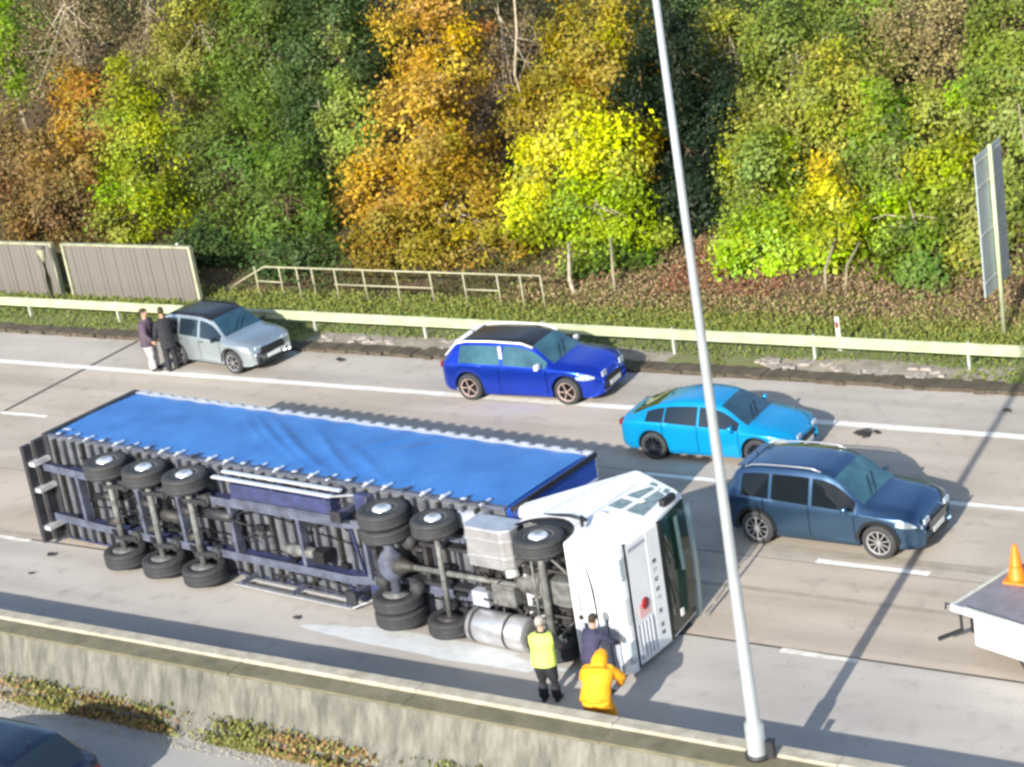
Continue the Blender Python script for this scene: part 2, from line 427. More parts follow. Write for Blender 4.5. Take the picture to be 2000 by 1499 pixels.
# ------------------------------------------------------------------ verge furniture
rail = empty('guard_rail', (0, 41.65, 0))
tag(rail, 'pale sunlit steel guard rail running along the far verge', 'guard rail')
for i in range(32):
    x0 = -112+i*4; x1 = x0+4.12
    pr = [(0, .45), (-.08, .48), (-.08, .54), (-.01, .575), (-.01, .615), (-.08, .65), (-.08, .71), (0, .74)]
    off = .004*(i % 2)
    vs = [(x, y-.03-off, z) for x in (x0, x1) for y, z in pr]+[(x, y-.024-off, z) for x in (x0, x1) for y, z in pr]
    fs = [(k, k+1, k+9, k+8) for k in range(7)]+[(k+16, k+24, k+25, k+17) for k in range(7)]+[(0, 8, 24, 16), (7, 23, 31, 15), ]
    MB().add(vs, fs).build('beam', M['rail_pale'], rail)
pm = None
for i in range(27):
    if pm is None:
        pm = MB().bb(-.03, .03, .0, .1, 0, .74).build('post', M['galv'], rail); o = pm
    else:
        o = pm.copy(); col.objects.link(o); o.parent = rail
    o.location = (-112.6+i*4.0, 0, 0)

hr = empty('handrail_fence', (-36, 44.3, 0))
tag(hr, 'low yellowish tubular railing with posts and a mid rail behind the guard rail', 'railing')
px = [-40.9, -39.9, -39.2, -38.6, -37.7, -36.6, -35.35, -34.1, -32.9, -31.7, -30.9, -30.2]
for i, x in enumerate(px):
    MB().tube([(x+36, rng.uniform(-.02, .02), 0), (x+36, 0, 1.1)], .026, 8).build('post', M['handrail'], hr)
MB().tube([(-6.3, .2, .25), (-5.6, .1, .6), (-4.5, 0, 1.1), (5.8, 0, 1.1)], .029, 8).build('top_rail', M['handrail'], hr)
MB().tube([(-4.9, 0, .62), (-3.9, 0, .6)], .026, 8).build('mid_rail', M['handrail'], hr)
MB().tube([(-1.8, 0, .6), (1.9, 0, .6)], .026, 8).build('mid_rail', M['handrail'], hr)
MB().tube([(3.1, 0, .6), (4.3, 0, .6)], .026, 8).build('mid_rail', M['handrail'], hr)

def board_fence(x0, x1, y, label):
    f = empty('timber_fence', ((x0+x1)/2, y, 0)); tag(f, label, 'fence')
    cx = (x0+x1)/2; n = int((x1-x0)/.19); w = (x1-x0)/n
    proto = None
    for i in range(n):
        if i % 4 == 0:
            o = MB().box((0, 0, .98), (w*.93, .03, 1.8)).build('board', M['wood_grey'], f)
            proto = o
        else:
            o = proto.copy(); col.objects.link(o); o.parent = f
        o.location = (x0-cx+w*(i+.5), rng.uniform(-.012, .012), rng.uniform(-.012, .012))
        o.rotation_euler = (0, 0, rng.uniform(-.03, .03))
    MB().bb(x0-cx, x1-cx, -.07, .07, 1.9, 1.96).build('capping_rail', M['wood_trim'], f)
    for xx in (x0-cx+.02, x1-cx-.02):
        MB().bb(xx-.05, xx+.05, -.09, .05, 0, 1.97).build('end_post', M['wood_trim'], f)
    for z in (.35, 1.6):
        MB().bb(x0-cx, x1-cx, .03, .09, z-.04, z+.04).build('rear_rail', M['wood_grey'], f)
board_fence(-48.45, -42.75, 43.6, 'grey vertical board fence panel ending beside the silver car')
board_fence(-57.5, -48.95, 43.6, 'grey vertical board fence panel at the far left edge behind the white post')

t = empty('fence_pole', (-48.9, 43.0, 0)); tag(t, 'pale leaning timber post with a wide head standing in front of the board fences', 'post')
MB().tube([(0, 0, 0), (.04, 0, .9), (.02, 0, 1.95)], [.06, .085, .15], 8).build('shaft', M['wood_trim'], t)
MB().lathe((.02, 0, 1.95), (0, 0, 1), [(0, .16), (.06, .16), (.08, .1)], 8).build('cap', M['wood_grey'], t)
t = empty('metal_pole', (-43.45, 43.75, 0)); tag(t, 'thin pale metal pole beside the right end of the board fence', 'pole')
MB().tube([(0, 0, 0), (.02, 0, 1.95)], .045, 8).build('shaft', M['rail_pale'], t)
MB().lathe((.02, 0, 1.95), (0, 0, 1), [(0, .055), (.05, .055), (.06, .03)], 8).build('cap', M['galv'], t)

t = empty('marker_post', (-20.2, 42.3, 0)); tag(t, 'short white marker post standing at the guard rail', 'marker post')
MB().box((0, 0, .5), (.11, .05, 1.0)).build('post', M['paint_white'], t, bevel=.01)
MB().box((0, -.031, .8), (.07, .01, .16)).build('reflector', M['tail_red'], t)

sg = empty('road_sign', (-16.6, 43.95, 0)); tag(sg, 'tall grey traffic sign seen from behind on a pale post at the right', 'road sign')
MB().tube([(.07, 0, 0), (.07, 0, 4.95)], .055, 12).build('post', M['rail_pale'], sg)
for k in range(4):
    MB().bb(-.035, .0, -.85, .95, 1.34+k*.88, 1.34+k*.88+.874).build('sign_panel', M['sign_back'], sg, bevel=.006)
for z in (1.7, 2.9, 4.1, 4.7):
    MB().bb(.002, .014, -.8, .9, z-.02, z+.02).build('brace', M['galv'], sg)
lp = empty('lamp_post', (-13.3, 23.34, .95)); tag(lp, 'tall tapered steel lamp post standing on the central barrier', 'lamp post')
MB().lathe((0, 0, 0), (0, 0, 1), [(-.9, .16), (.0, .16), (.55, .155), (.62, .11), (4, .084), (8, .066), (13.2, .044)], 18).build('column', M['steel_post'], lp)
MB().box((.0, -.165, .25), (.1, .02, .34)).build('access_door', M['galv'], lp, bevel=.01)
MB().lathe((0, 0, -.03), (0, 0, 1), [(0, .2), (.07, .2)], 16).build('base_plate', M['dark_metal'], lp)
for s in (-1, 1):
    a = MB().tube([(0, 0, 13.1), (0, s*.7, 13.45), (0, s*1.8, 13.55)], [.06, .05, .04], 8).build('arm', M['steel_post'], lp)
    MB().box((0, s*2.1, 13.55), (.26, .75, .12), taper=.8).build('lantern', M['galv'], a, bevel=.02)
# metal box on the barrier next to the column
t = empty('junction_box', (-13.05, 23.34, .95)); tag(t, 'small dark cabinet on the barrier against the lamp post foot', 'cabinet')
MB().box((0, 0, .14), (.11, .12, .28)).build('cabinet_body', M['dark_metal'], t, bevel=.01)
MB().box((0, 0, .29), (.13, .14, .02)).build('lid', M['dark_metal'], t)

# paving stones and rubble on the far verge
for i in range(42):
    if i < 24: x = rng.uniform(-22.6, -16.9)
    else: x = rng.uniform(-36.6, -31)
    y = rng.uniform(41.0, 41.55)
    s = rng.uniform(.12, .30)
    b = MB().box((0, 0, 0), (s*rng.uniform(1, 1.9), s, .07), taper=.85)
    o = b.build('verge_stone', M['stone'], None, bevel=.012)
    o.location = (x, y, .07); o.rotation_euler = (rng.uniform(-.1, .1), rng.uniform(-.1, .1), rng.uniform(0, 3))
    tag(o, 'flat grey stone on the bare verge under the guard rail at the right' if i < 24 else 'flat grey stone on the bare verge between the silver and royal blue cars', 'stone', 'loose stones on the verge at the right' if i < 24 else 'loose stones on the verge at the left')

# ------------------------------------------------------------------ vegetation
def quads_mesh(name, P, N, size, tint, tri=False, elong=1.0, up=None):
    """P points, N normals (n,3), size (n,), tint (n,3) -> leaf cards"""
    n = len(P)
    g = np.random.default_rng(len(P))
    N = N/np.linalg.norm(N, axis=1, keepdims=True)
    ref = g.normal(size=(n, 3)) if up is None else np.tile(np.array(up, float), (n, 1))+g.normal(size=(n, 3))*.15
    A = ref - (ref*N).sum(1, keepdims=True)*N; A /= np.linalg.norm(A, axis=1, keepdims=True)+1e-9
    B = np.cross(N, A)
    s = size[:, None]
    if tri:
        V = np.stack([P-B*s*.5, P+B*s*.5, P+A*s*elong], 1); k = 3
    else:
        V = np.stack([P-A*s*.6*elong, P-B*s*.42+N*s*.08, P+A*s*.6*elong, P+B*s*.42+N*s*.08], 1); k = 4
    me = bpy.data.meshes.new(name)
    me.vertices.add(n*k); me.vertices.foreach_set('co', V.reshape(-1))
    me.loops.add(n*k); me.loops.foreach_set('vertex_index', np.arange(n*k, dtype=np.int32))
    me.polygons.add(n); me.polygons.foreach_set('loop_start', np.arange(0, n*k, k, dtype=np.int32))
    me.polygons.foreach_set('loop_total', np.full(n, k, dtype=np.int32))
    at = me.attributes.new('tint', 'FLOAT_VECTOR', 'FACE')
    at.data.foreach_set('vector', tint.astype(np.float32).reshape(-1))
    me.materials.append(M['leaves'])
    me.update(calc_edges=True)
    return me

COL = {
 'bright_green': (.16, .27, .015), 'bare_brown': (.19, .15, .075), 'brown_shrub': (.19, .135, .045),
 'yellow_orange': (.30, .19, .03), 'orange_brown': (.29, .17, .035), 'olive_yellow': (.22, .22, .03),
 'yellow_green': (.25, .30, .014), 'mid_green': (.10, .16, .022), 'dark_green': (.05, .092, .022),
 'pale_green': (.20, .26, .045), 'orange': (.42, .27, .03), 'gold_olive': (.28, .20, .018),
 'olive_gold': (.24, .19, .014), 'bright_yellow': (.44, .46, .01), 'lime_green': (.28, .40, .012),
 'gap_shade': (.012, .026, .010), 'muted_green': (.18, .235, .04), 'muted_olive': (.27, .29, .045),  # near-black first entry: shade between the crowns put into the leaf colour
 'yellow_col': (.46, .44, .012), 'brown_pale': (.25, .215, .09)}
WORDS = {
 'bright_green': 'bright green leafy', 'bare_brown': 'brown half-bare', 'brown_shrub': 'russet brown bushy', 'yellow_orange': 'yellow-orange autumn',
 'orange_brown': 'orange-brown autumn', 'olive_yellow': 'olive yellow', 'yellow_green': 'yellow-green leafy', 'mid_green': 'mid green leafy', 'dark_green': 'dark green dense',
 'pale_green': 'pale grey-green', 'orange': 'orange autumn', 'gold_olive': 'gold and olive', 'olive_gold': 'olive gold', 'bright_yellow': 'bright yellow',
 'lime_green': 'lime green', 'gap_shade': 'very dark shade-coloured', 'muted_green': 'muted green', 'muted_olive': 'muted olive', 'yellow_col': 'narrow yellow', 'brown_pale': 'pale brown thin-leaved'}
PLACE = {}

def tree(kind, x, y, zc, rx, rz, label, idx, dens=1.0, trunk=True, barkm='bark', white=False):
    g = np.random.default_rng(1000+idx); r = random.Random(500+idx)
    gz = hz(y)
    base = Vector((x+r.uniform(-.3, .3), y+.3, gz))
    t = empty('tree', base); tag(t, label, 'tree')
    ry = max(rx*.75, 1.0)
    nb = int(14+9.5*rx*rz*dens)
    # clump centres through the crown, more of them near its surface
    d = g.normal(size=(nb, 3)); d /= np.linalg.norm(d, axis=1, keepdims=True)
    rad = g.uniform(.35, 1.0, (nb, 1))**.6
    lob = 1+.22*np.sin(d[:, :1]*5+idx)+.15*np.cos(d[:, 2:3]*7+idx*2)
    C = d*rad*lob*np.array([rx, ry, rz]); tp = 1.08-.34*C[:, 2]/rz; C[:, 0] *= tp; C[:, 1] *= tp
    C += np.array([x, y, zc])-np.array(base)
    bare = kind in ('bare_brown', 'brown_pale')
    per = int(215*dens*(0.5 if bare else 1))
    cs = g.uniform(.16, .40, nb)*min(1.2, .55+.3*rx)
    P = (C[:, None, :]+g.normal(size=(nb, per, 3))*cs[:, None, None]*np.array([1, 1, .85])).reshape(-1, 3)
    out = (P-np.array([x-base.x, y-base.y, zc-base.z]))/np.array([rx, ry, rz])
    N = out*.8+g.normal(size=P.shape)*.55+np.array([0, -.15, .35])
    ct = np.repeat(g.normal(size=(nb, 3)), per, axis=0)
    hue = .5+ct[:, 0]*.014+g.normal(size=len(P))*.005
    val = np.clip(1.04+ct[:, 1]*.24+g.normal(size=len(P))*.09, .4, 1.8)
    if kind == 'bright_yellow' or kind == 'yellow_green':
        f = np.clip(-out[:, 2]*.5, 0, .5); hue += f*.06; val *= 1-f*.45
    sat = np.clip(1+ct[:, 2]*.06, .7, 1.15)
    size = (.055+.115*g.random(len(P))**1.8)*(0.8 if bare else 1)
    keep = P[:, 2]+base.z > gz+.15
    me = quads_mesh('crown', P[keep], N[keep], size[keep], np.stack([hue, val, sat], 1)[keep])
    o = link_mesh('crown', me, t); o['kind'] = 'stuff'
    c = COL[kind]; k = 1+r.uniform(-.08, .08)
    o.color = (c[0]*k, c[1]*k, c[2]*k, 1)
    if trunk:
        mb = MB(); top = Vector((x-base.x, y-base.y, zc-base.z+rz*.6))
        h = top.z
        bend = Vector((r.uniform(-.3, .3), r.uniform(-.2, .2), 0))
        pts = [Vector((0, 0, -.1)), top*.3+bend*.4, top*.6+bend, top]
        tr = .045+.03*rx
        mb.tube(pts, [tr, tr*.8, tr*.55, tr*.2], 8)
        o2 = mb.build('trunk', M[barkm], t)
        lm = MB()
        for k in range(min(nb, 34 if bare else 16)):
            a = pts[1].lerp(pts[3], r.uniform(.0, .9)); b = Vector(C[k])
            mid = a.lerp(b, .5)+Vector((0, 0, r.uniform(-.2, .25)))
            lm.tube([a, mid, b], [tr*.3, tr*.2, tr*.07], 5, False)
        bo = lm.build('branch', M[barkm], t); bo['kind'] = 'stuff'
    return t
TREES = [
 ('bright_green', -65.32, 58, 6.42, 2.07, 2.66, 'bright green tree in the top left corner of the wood'),
 ('bare_brown', -59.79, 57, 6.21, 2.85, 3.00, 'brown half-bare tree with twiggy crown at the upper left'),
 ('brown_shrub', -58.79, 52, 2.05, 2.54, 2.89, 'russet brown bush above the left end of the board fence'),
 ('brown_shrub', -53.63, 48.5, 1.13, 2.37, 1.66, 'low brown shrub directly behind the board fence and the white post'),
 ('yellow_orange', -55.99, 53, 3.70, 1.56, 2.19, 'small yellow-orange tree above the russet bushes on the left'),
 ('orange_brown', -54.69, 50.5, 2.29, 1.62, 1.49, 'orange-brown shrub in front of the russet bush on the left'),
 ('bare_brown', -56.19, 58, 6.04, 1.73, 2.51, 'thin brown tree with bare twigs between the brown and the olive crowns'),
 ('olive_yellow', -52.77, 57, 5.32, 2.31, 2.87, 'olive yellow tree at the top, left of the big green crown'),
 ('yellow_green', -52.02, 52, 2.63, 2.21, 3.80, 'tall yellow-green tree above the right part of the board fence'),
 ('yellow_green', -49.88, 48.5, 1.18, 1.72, 1.41, 'low yellow-green bush rising just behind the board fence'),
 ('mid_green', -49.72, 57, 5.01, 2.47, 3.25, 'large fresh green tree at the top between olive and dark crowns'),
 ('mid_green', -47.59, 52, 2.22, 2.33, 3.48, 'broad green tree in the middle of the left wood'),
 ('mid_green', -43.09, 49, 1.10, 2.19, 2.30, 'rounded green tree above the handrail start, low in the wood'),
 ('dark_green', -45.45, 56, 5.11, 2.17, 3.32, 'dark green tree at the top immediately left of the orange tree'),
 ('dark_green', -43.43, 52, 2.76, 1.69, 2.96, 'dark green tree halfway up, left of the orange foliage'),
 ('pale_green', -41.53, 51.2, 3.51, 1.00, 2.69, 'slim grey-green tree touching the left edge of the orange tree'),
 ('dark_green', -45.12, 46.8, 0.33, 1.45, 1.15, 'dark green bush right of the board fence end'),
 ('dark_green', -41.51, 46.5, 0.35, 2.28, 0.83, 'low dark green undergrowth bush behind the left handrail'),
 ('orange', -39.55, 54, 5.76, 1.74, 2.70, 'tall bright orange autumn tree at the top centre'),
 ('orange', -38.49, 51, 3.00, 1.96, 2.44, 'orange autumn tree below the tallest orange crown'),
 ('orange', -39.32, 49.5, 2.05, 1.50, 1.49, 'small orange tree reaching out lowest to the left'),
 ('gold_olive', -36.38, 49.5, 1.37, 2.08, 2.01, 'gold and olive tree above the middle of the handrail'),
 ('gold_olive', -37.75, 47.5, 0.79, 1.89, 0.99, 'low golden bush behind the handrail, left of centre'),
 ('gold_olive', -34.42, 47.5, 0.61, 1.50, 0.88, 'low olive-gold bush behind the right half of the handrail'),
 ('bare_brown', -38.10, 56, 4.68, 1.68, 3.33, 'half-bare brown tree with pale twigs right of the orange tree'),
 ('olive_gold', -33.73, 55, 5.12, 2.04, 2.61, 'olive gold tree at the top left of the lamp post'),
 ('olive_gold', -34.42, 53, 3.43, 1.93, 1.66, 'olive gold foliage just above the bright yellow tree'),
 ('bright_yellow', -31.41, 49, 3.20, 1.87, 1.89, 'bright yellow tree glowing in the sun left of the lamp post'),
 ('bright_yellow', -32.60, 48.4, 2.24, 1.15, 1.21, 'smaller bright yellow-green crown at the left foot of the glowing yellow tree'),
 ('lime_green', -30.19, 47.8, 1.49, 1.84, 1.35, 'lime green low crown on pale trunks under the bright yellow tree'),
 ('olive_gold', -30.73, 50.5, 2.59, 1.33, 2.09, 'dark gold foliage between the bright yellow tree and the lamp post'),
 ('dark_green', -34.26, 61, 3.49, 1.92, 3.44, 'deep green tree behind the upper lamp post'),
 ('dark_green', -32.19, 60, 1.48, 1.70, 3.38, 'deep green tree right of the lamp post halfway up'),
 ('dark_green', -30.89, 61, 4.46, 2.05, 1.96, 'dark green crown at the top, second right of the lamp post'),
 ('gap_shade', -32.42, 57, 0.32, 1.47, 2.90, 'almost black shade-coloured tree crossing behind the middle of the lamp post'),
 ('muted_green', -27.64, 57, 3.41, 2.26, 2.56, 'muted green tree at the top right of the dark gap'),
 ('muted_olive', -26.46, 53, 2.33, 1.81, 1.91, 'muted olive tree below the muted green crown right of the dark gap'),
 ('muted_olive', -24.98, 54, 2.83, 1.64, 2.94, 'tall olive tree left of the small bright green crown'),
 ('pale_green', -25.99, 50, 1.63, 1.43, 1.50, 'pale green tree overhanging the brown clearing'),
 ('lime_green', -24.71, 48.5, 0.88, 1.54, 0.97, 'lime green bush low on the right edge of the brown clearing'),
 ('yellow_col', -23.17, 48.6, 2.01, 0.54, 1.19, 'narrow bright yellow tree in the right wood'),
 ('bright_green', -22.70, 51.5, 3.26, 0.78, 1.55, 'small bright green tree high in the right wood'),
 ('muted_green', -22.34, 51, 1.95, 1.08, 1.47, 'muted green tree under the small bright green crown'),
 ('brown_pale', -22.85, 57, 4.57, 1.90, 2.61, 'pale brown thin-leaved tree at the top right'),
 ('muted_green', -26.04, 59, 4.72, 1.92, 2.02, 'muted green crown at the top left of the pale brown tree'),
 ('muted_olive', -21.99, 53, 2.44, 1.26, 1.99, 'olive tree below the pale brown tree'),
 ('lime_green', -19.64, 52, 4.04, 0.75, 0.95, 'small lime green crown above the traffic sign'),
 ('muted_green', -20.34, 56, 4.25, 1.44, 2.53, 'muted green tree in the top right corner'),
 ('muted_green', -18.75, 51, 2.40, 1.19, 2.66, 'muted green tree behind the traffic sign'),
 ('yellow_green', -20.04, 49.5, 2.41, 0.74, 1.24, 'yellow-green tree immediately left of the traffic sign'),
 ('lime_green', -20.43, 48, 1.49, 1.39, 1.23, 'lime green bushy tree low in the right wood'),
 ('mid_green', -19.73, 47.2, 0.97, 1.15, 1.06, 'low green bush left of the foot of the traffic sign'),
 ('yellow_green', -22.23, 48.1, 1.13, 1.12, 1.18, 'yellow-green bush between the narrow yellow tree and the lime green one'),
 ('lime_green', -23.06, 47.6, 0.68, 1.20, 0.71, 'low lime green bush below the narrow yellow tree'),
 ('muted_olive', -18.73, 48, 1.01, 0.86, 1.36, 'olive shrub directly behind the post of the traffic sign'),
 ('muted_green', -17.47, 48, 1.03, 0.85, 1.79, 'muted green shrub at the right edge below the traffic sign'),
 ('muted_olive', -30.47, 58, 3.93, 1.26, 2.08, 'olive-green crown between the lamp post and the muted green tree'),
]
TREES += [
 ('gap_shade', -27.94, 49.5, 1.69, 1.30, 1.12, 'black shade-coloured undergrowth in the shaded gap above the brown clearing'),
 ('gap_shade', -29.16, 48.6, 0.76, 0.77, 0.97, 'dark shade-coloured bush between the lime crown and the lamp post'),
 ('lime_green', -25.17, 47.4, 0.77, 1.16, 0.92, 'lime bush hanging lowest at the left of the right wood'),
 ('yellow_green', -24.26, 49, 1.18, 1.32, 1.24, 'bright yellow-green tree right of the brown clearing'),
 ('yellow_green', -26.38, 51, 2.27, 1.22, 1.29, 'yellow-green crown high on the left edge of the right wood'),
 ('mid_green', -29.37, 47, 0.50, 1.05, 0.71, 'green lower fringe beneath the lime crown'),
]
TREES += [  # leaf masses coloured as shade to fill the dark gap between crowns
 ('gap_shade', -28.3, 52.6, 2.0, .95, 2.3, 'near-black shade-coloured tree at the right side of the dark gap above the clearing'),
 ('gap_shade', -31.2, 52.5, 2.6, 1.25, 2.9, 'near-black shade-coloured tree in the dark gap just left of the lamp post'),
 ('gap_shade', -29.3, 52.0, 2.2, 1.0, 2.3, 'near-black shade-coloured low tree in the dark gap right of the lamp post'),
 ('gap_shade', -30.6, 54.0, 4.6, 1.3, 2.2, 'very dark shade-coloured upper crown directly behind the lamp post'),
]
for i, (k, x, y, zc, rx, rz, lab) in enumerate(TREES):
    birch = k in ('bright_yellow', 'lime_green', 'bare_brown') or i % 7 == 0
    tree(k, x, y, zc, rx, rz, lab, i, dens=1.0, barkm='bark_birch' if birch else 'bark')

def slim_trunk(pts, r0, r1, label, m='bark_birch'):
    t = empty('bare_tree', pts[0]); tag(t, label, 'tree')
    b = Vector(pts[0]); n = len(pts)
    mb = MB().tube([Vector(p)-b for p in pts], [r0+(r1-r0)*k/(n-1) for k in range(n)], 7)
    mb.build('trunk', M[m], t)
slim_trunk([(-29.75, 45.3, 0), (-29.95, 45.4, .6), (-30.3, 46.2, 1.5)], .075, .05, 'pale leaning birch trunk right of the handrail end')
slim_trunk([(-28.6, 45.6, 0), (-28.7, 45.8, .7), (-29.1, 46.6, 1.6)], .06, .04, 'second pale slim trunk right of the leaning birch', 'bark_mid')
slim_trunk([(-35.2, 52.6, .9), (-35.2, 52.4, 3.8), (-35.3, 52.2, 5.1), (-34.95, 52.2, 6.5), (-34.8, 52.2, 8)], .06, .03, 'tall white bare trunk high between the orange and olive trees')
slim_trunk([(-22.2, 46.0, .1), (-22.3, 46.3, .8), (-22.2, 47.0, 1.5)], .05, .035, 'thin trunk at the right side of the brown clearing', 'bark_mid')
slim_trunk([(-21.6, 45.9, .1), (-21.7, 46.4, .9), (-21.5, 47, 1.4)], .04, .03, 'thin trunk second from the brown clearing', 'bark_mid')
slim_trunk([(-19.2, 46.0, .1), (-19.1, 46.4, .8), (-19.3, 46.8, 1.3)], .04, .03, 'thin trunk left of the traffic sign foot', 'bark_mid')
slim_trunk([(-16.2, 44.9, 0), (-15.9, 45, 1.6), (-16.1, 45.2, 4.2), (-16.2, 45.2, 5.6)], .035, .02, 'tall pale whip-like stem right of the traffic sign', 'bark_mid')

def scatter(name, n, x0, x1, y0, y1, hmin, hmax, colr, label, cat, seed, zf=lambda x, y: hz(y), wid=.6, clump=0, mask=None, vals=(.8, 1.2)):
    g = np.random.default_rng(seed)
    X = g.uniform(x0, x1, n); Y = g.uniform(y0, y1, n)
    if clump:
        cx = g.uniform(x0, x1, clump); cy = g.uniform(y0, y1, clump); k = g.integers(0, clump, n)
        X = cx[k]+g.normal(size=n)*.35; Y = np.clip(cy[k]+g.normal(size=n)*.25, y0, y1)
    if mask is not None:
        q = mask(X, Y); X, Y = X[q], Y[q]; n = len(X)
    Z = np.array([zf(a, b) for a, b in zip(X, Y)])+.03
    H = g.uniform(hmin, hmax, n)
    P = np.stack([X, Y, Z+H*g.uniform(0, .95, n)], 1); H = np.minimum(H, g.uniform(.04, .10, n))
    N = g.normal(size=(n, 3))*np.array([1, 1, .5])+np.array([.1, -1.2, .5])
    tint = np.stack([.5+g.normal(size=n)*.02, g.uniform(vals[0], vals[1], n), np.full(n, 1.0)], 1)
    me = quads_mesh(name, P, N, H, tint, tri=False, elong=1.0, up=(0, 0, 1))
    o = link_mesh(name, me); o.color = (*colr, 1)
    return tag(o, label, cat, kind='stuff')
sc = scatter
green_ok = lambda X, Y: ~(((X > -22.9) & (X < -16.8) & (Y < 41.6)) | ((X > -37) & (X < -23.6) & (Y < 41.6)))
sc('verge_grass', 34000, -75, -8, 40.95, 44.2, .04, .16, (.15, .195, .04), 'rough green grass growing on the far verge', 'grass', 1, mask=green_ok)
sc('verge_grass', 42000, -60, -8, 42.4, 45.0, .06, .24, (.19, .225, .045), 'taller yellow-green grass behind the guard rail', 'grass', 2)
sc('bracken', 52000, -32, -14, 44.4, 50, .05, .4, (.25, .185, .095), 'brown dead bracken and litter covering the clearing', 'bracken', 3, vals=(.35, 1.6))
sc('verge_grass', 18000, -32, -14, 44.0, 45.8, .05, .3, (.19, .20, .05), 'straggly green growth among the brown litter of the clearing', 'grass', 12, vals=(.35, 1.5), clump=160)
sc('red_bracken', 11000, -27.5, -23.6, 45.5, 51, .05, .4, (.24, .10, .055), 'reddish fallen leaves heaped in the middle of the clearing', 'leaves', 4, vals=(.4, 1.5))
sc('bracken', 40000, -66, -31, 45, 52, .06, .5, (.085, .09, .022), 'dark low undergrowth beneath the left wood', 'undergrowth', 5)
def wz(x, y): return -.26 if y < 22.5 else -.1
sc('barrier_weeds', 13000, -46, -14, 22.3, 22.85, .03, .26, (.17, .18, .05), 'scrubby green weeds growing along the near foot of the barrier', 'weeds', 6, zf=wz, clump=42, vals=(.4, 1.6))
sc('barrier_weeds', 7000, -46, -14, 22.3, 22.8, .02, .2, (.30, .20, .09), 'dry brown weeds along the near foot of the barrier', 'weeds', 7, zf=wz, clump=22, vals=(.4, 1.5))
sc('gravel_litter', 12000, -46, -12, 21.95, 22.8, .01, .04, (.40, .37, .28), 'pale grit and leaf litter at the foot of the barrier', 'grit', 8, zf=wz)

# far wood closing the bank behind the trees: nobody could count it
def wood():
    g = np.random.default_rng(77); n = 120000; nb = 1500
    cx = g.uniform(-105, -2, nb); cy = g.uniform(60, 76, nb)
    hh = 4.2+1.6*np.sin(cx*.55)+1.2*np.sin(cx*.23+2)
    cz = np.array([hz(v) for v in cy])+g.uniform(.1, 1, nb)*hh
    k = g.integers(0, nb, n)
    P = np.stack([cx[k], cy[k], cz[k]], 1)+g.normal(size=(n, 3))*.55
    N = g.normal(size=(n, 3))*.6+np.array([0, -.5, .5])
    cl = g.normal(size=nb)
    tint = np.stack([.5+.035*np.sin(cx[k]*.3)+cl[k]*.015, np.clip(1+cl[k]*.3+g.normal(size=n)*.15, .3, 1.8), np.full(n, .95)], 1)
    me = quads_mesh('far_wood', P, N, g.uniform(.12, .24, n), tint)
    o = link_mesh('far_wood', me); o.color = (.05, .058, .02, 1)
    tag(o, 'dense dark woodland closing the top of the bank behind the nearer trees', 'woodland', kind='stuff')
wood()

# ------------------------------------------------------------------ the overturned articulated lorry
def tyre_mesh(rad, width, rim):
    h = width/2
    prof = [(-h*.82, rim), (-h*.98, rim+.04), (-h, rad*.86), (-h*.88, rad*.965), (-h*.62, rad)]
    for k in (-.32, 0, .32):
        prof += [(h*(k-.07), rad), (h*(k-.05), rad*.98), (h*(k+.05), rad*.98), (h*(k+.07), rad)]
    prof += [(h*.62, rad), (h*.88, rad*.965), (h, rad*.86), (h*.98, rim+.04), (h*.82, rim)]
    return prof

def truck_wheel(parent, x, y, z, side, rad=.5, width=.36, hubmat='alu_bright', inner='axle', dual=False):
    """side = -1 right of the lorry (now on top), +1 left (now on the ground)"""
    t = MB().lathe((0, 0, 0), (0, 1, 0), tyre_mesh(rad, width, rad*.56), 36).build('wheel', M['rubber'], parent)
    t.location = (x, y, z)
    rr = rad*.56; h = width/2*side
    MB().lathe((0, 0, 0), (0, 1, 0), [(-h*.9, rr*1.02), (-h*.75, rr*.95), (-h*.7, rr*.6), (-h*.9, rr*.45), (-h*.92, rr*.0)], 28).build('brake_drum', M[inner], t)
    MB().lathe((0, 0, 0), (0, 1, 0), [(h*.86, rr*1.03), (h*.8, rr*.92), (h*.3, rr*.8), (h*.25, rr*.62)], 28, closed=True).build('rim', M['axle'], t)
    MB().lathe((0, 0, 0), (0, 1, 0), [(h*.25, rr*.72), (h*.95, rr*.66), (h*1.08, rr*.5), (h*1.1, .0)], 24).build('hub', M[hubmat], t)
    nb = MB()
    for k in range(10):
        a = 2*math.pi*k/10
        nb.lathe((math.cos(a)*rr*.62, h*.3, math.sin(a)*rr*.62), (0, side, 0), [(-.02, .02), (.05, .02)], 6)
    tag(nb.build('wheel_nuts', M['alu'], t), kind='stuff')
    if dual:
        t2 = MB().lathe((0, 0, 0), (0, 1, 0), tyre_mesh(rad, width*.85, rad*.56), 36).build('wheel', M['rubber'], parent)
        t2.location = (x, y-side*width*1.02, z)
        MB().lathe((0, 0, 0), (0, 1, 0), [(-h*.85, rr*1.02), (-h*.7, rr*.9), (-h*.6, rr*.4), (-h*.6, 0)], 28).build('brake_drum', M[inner], t2)
    return t

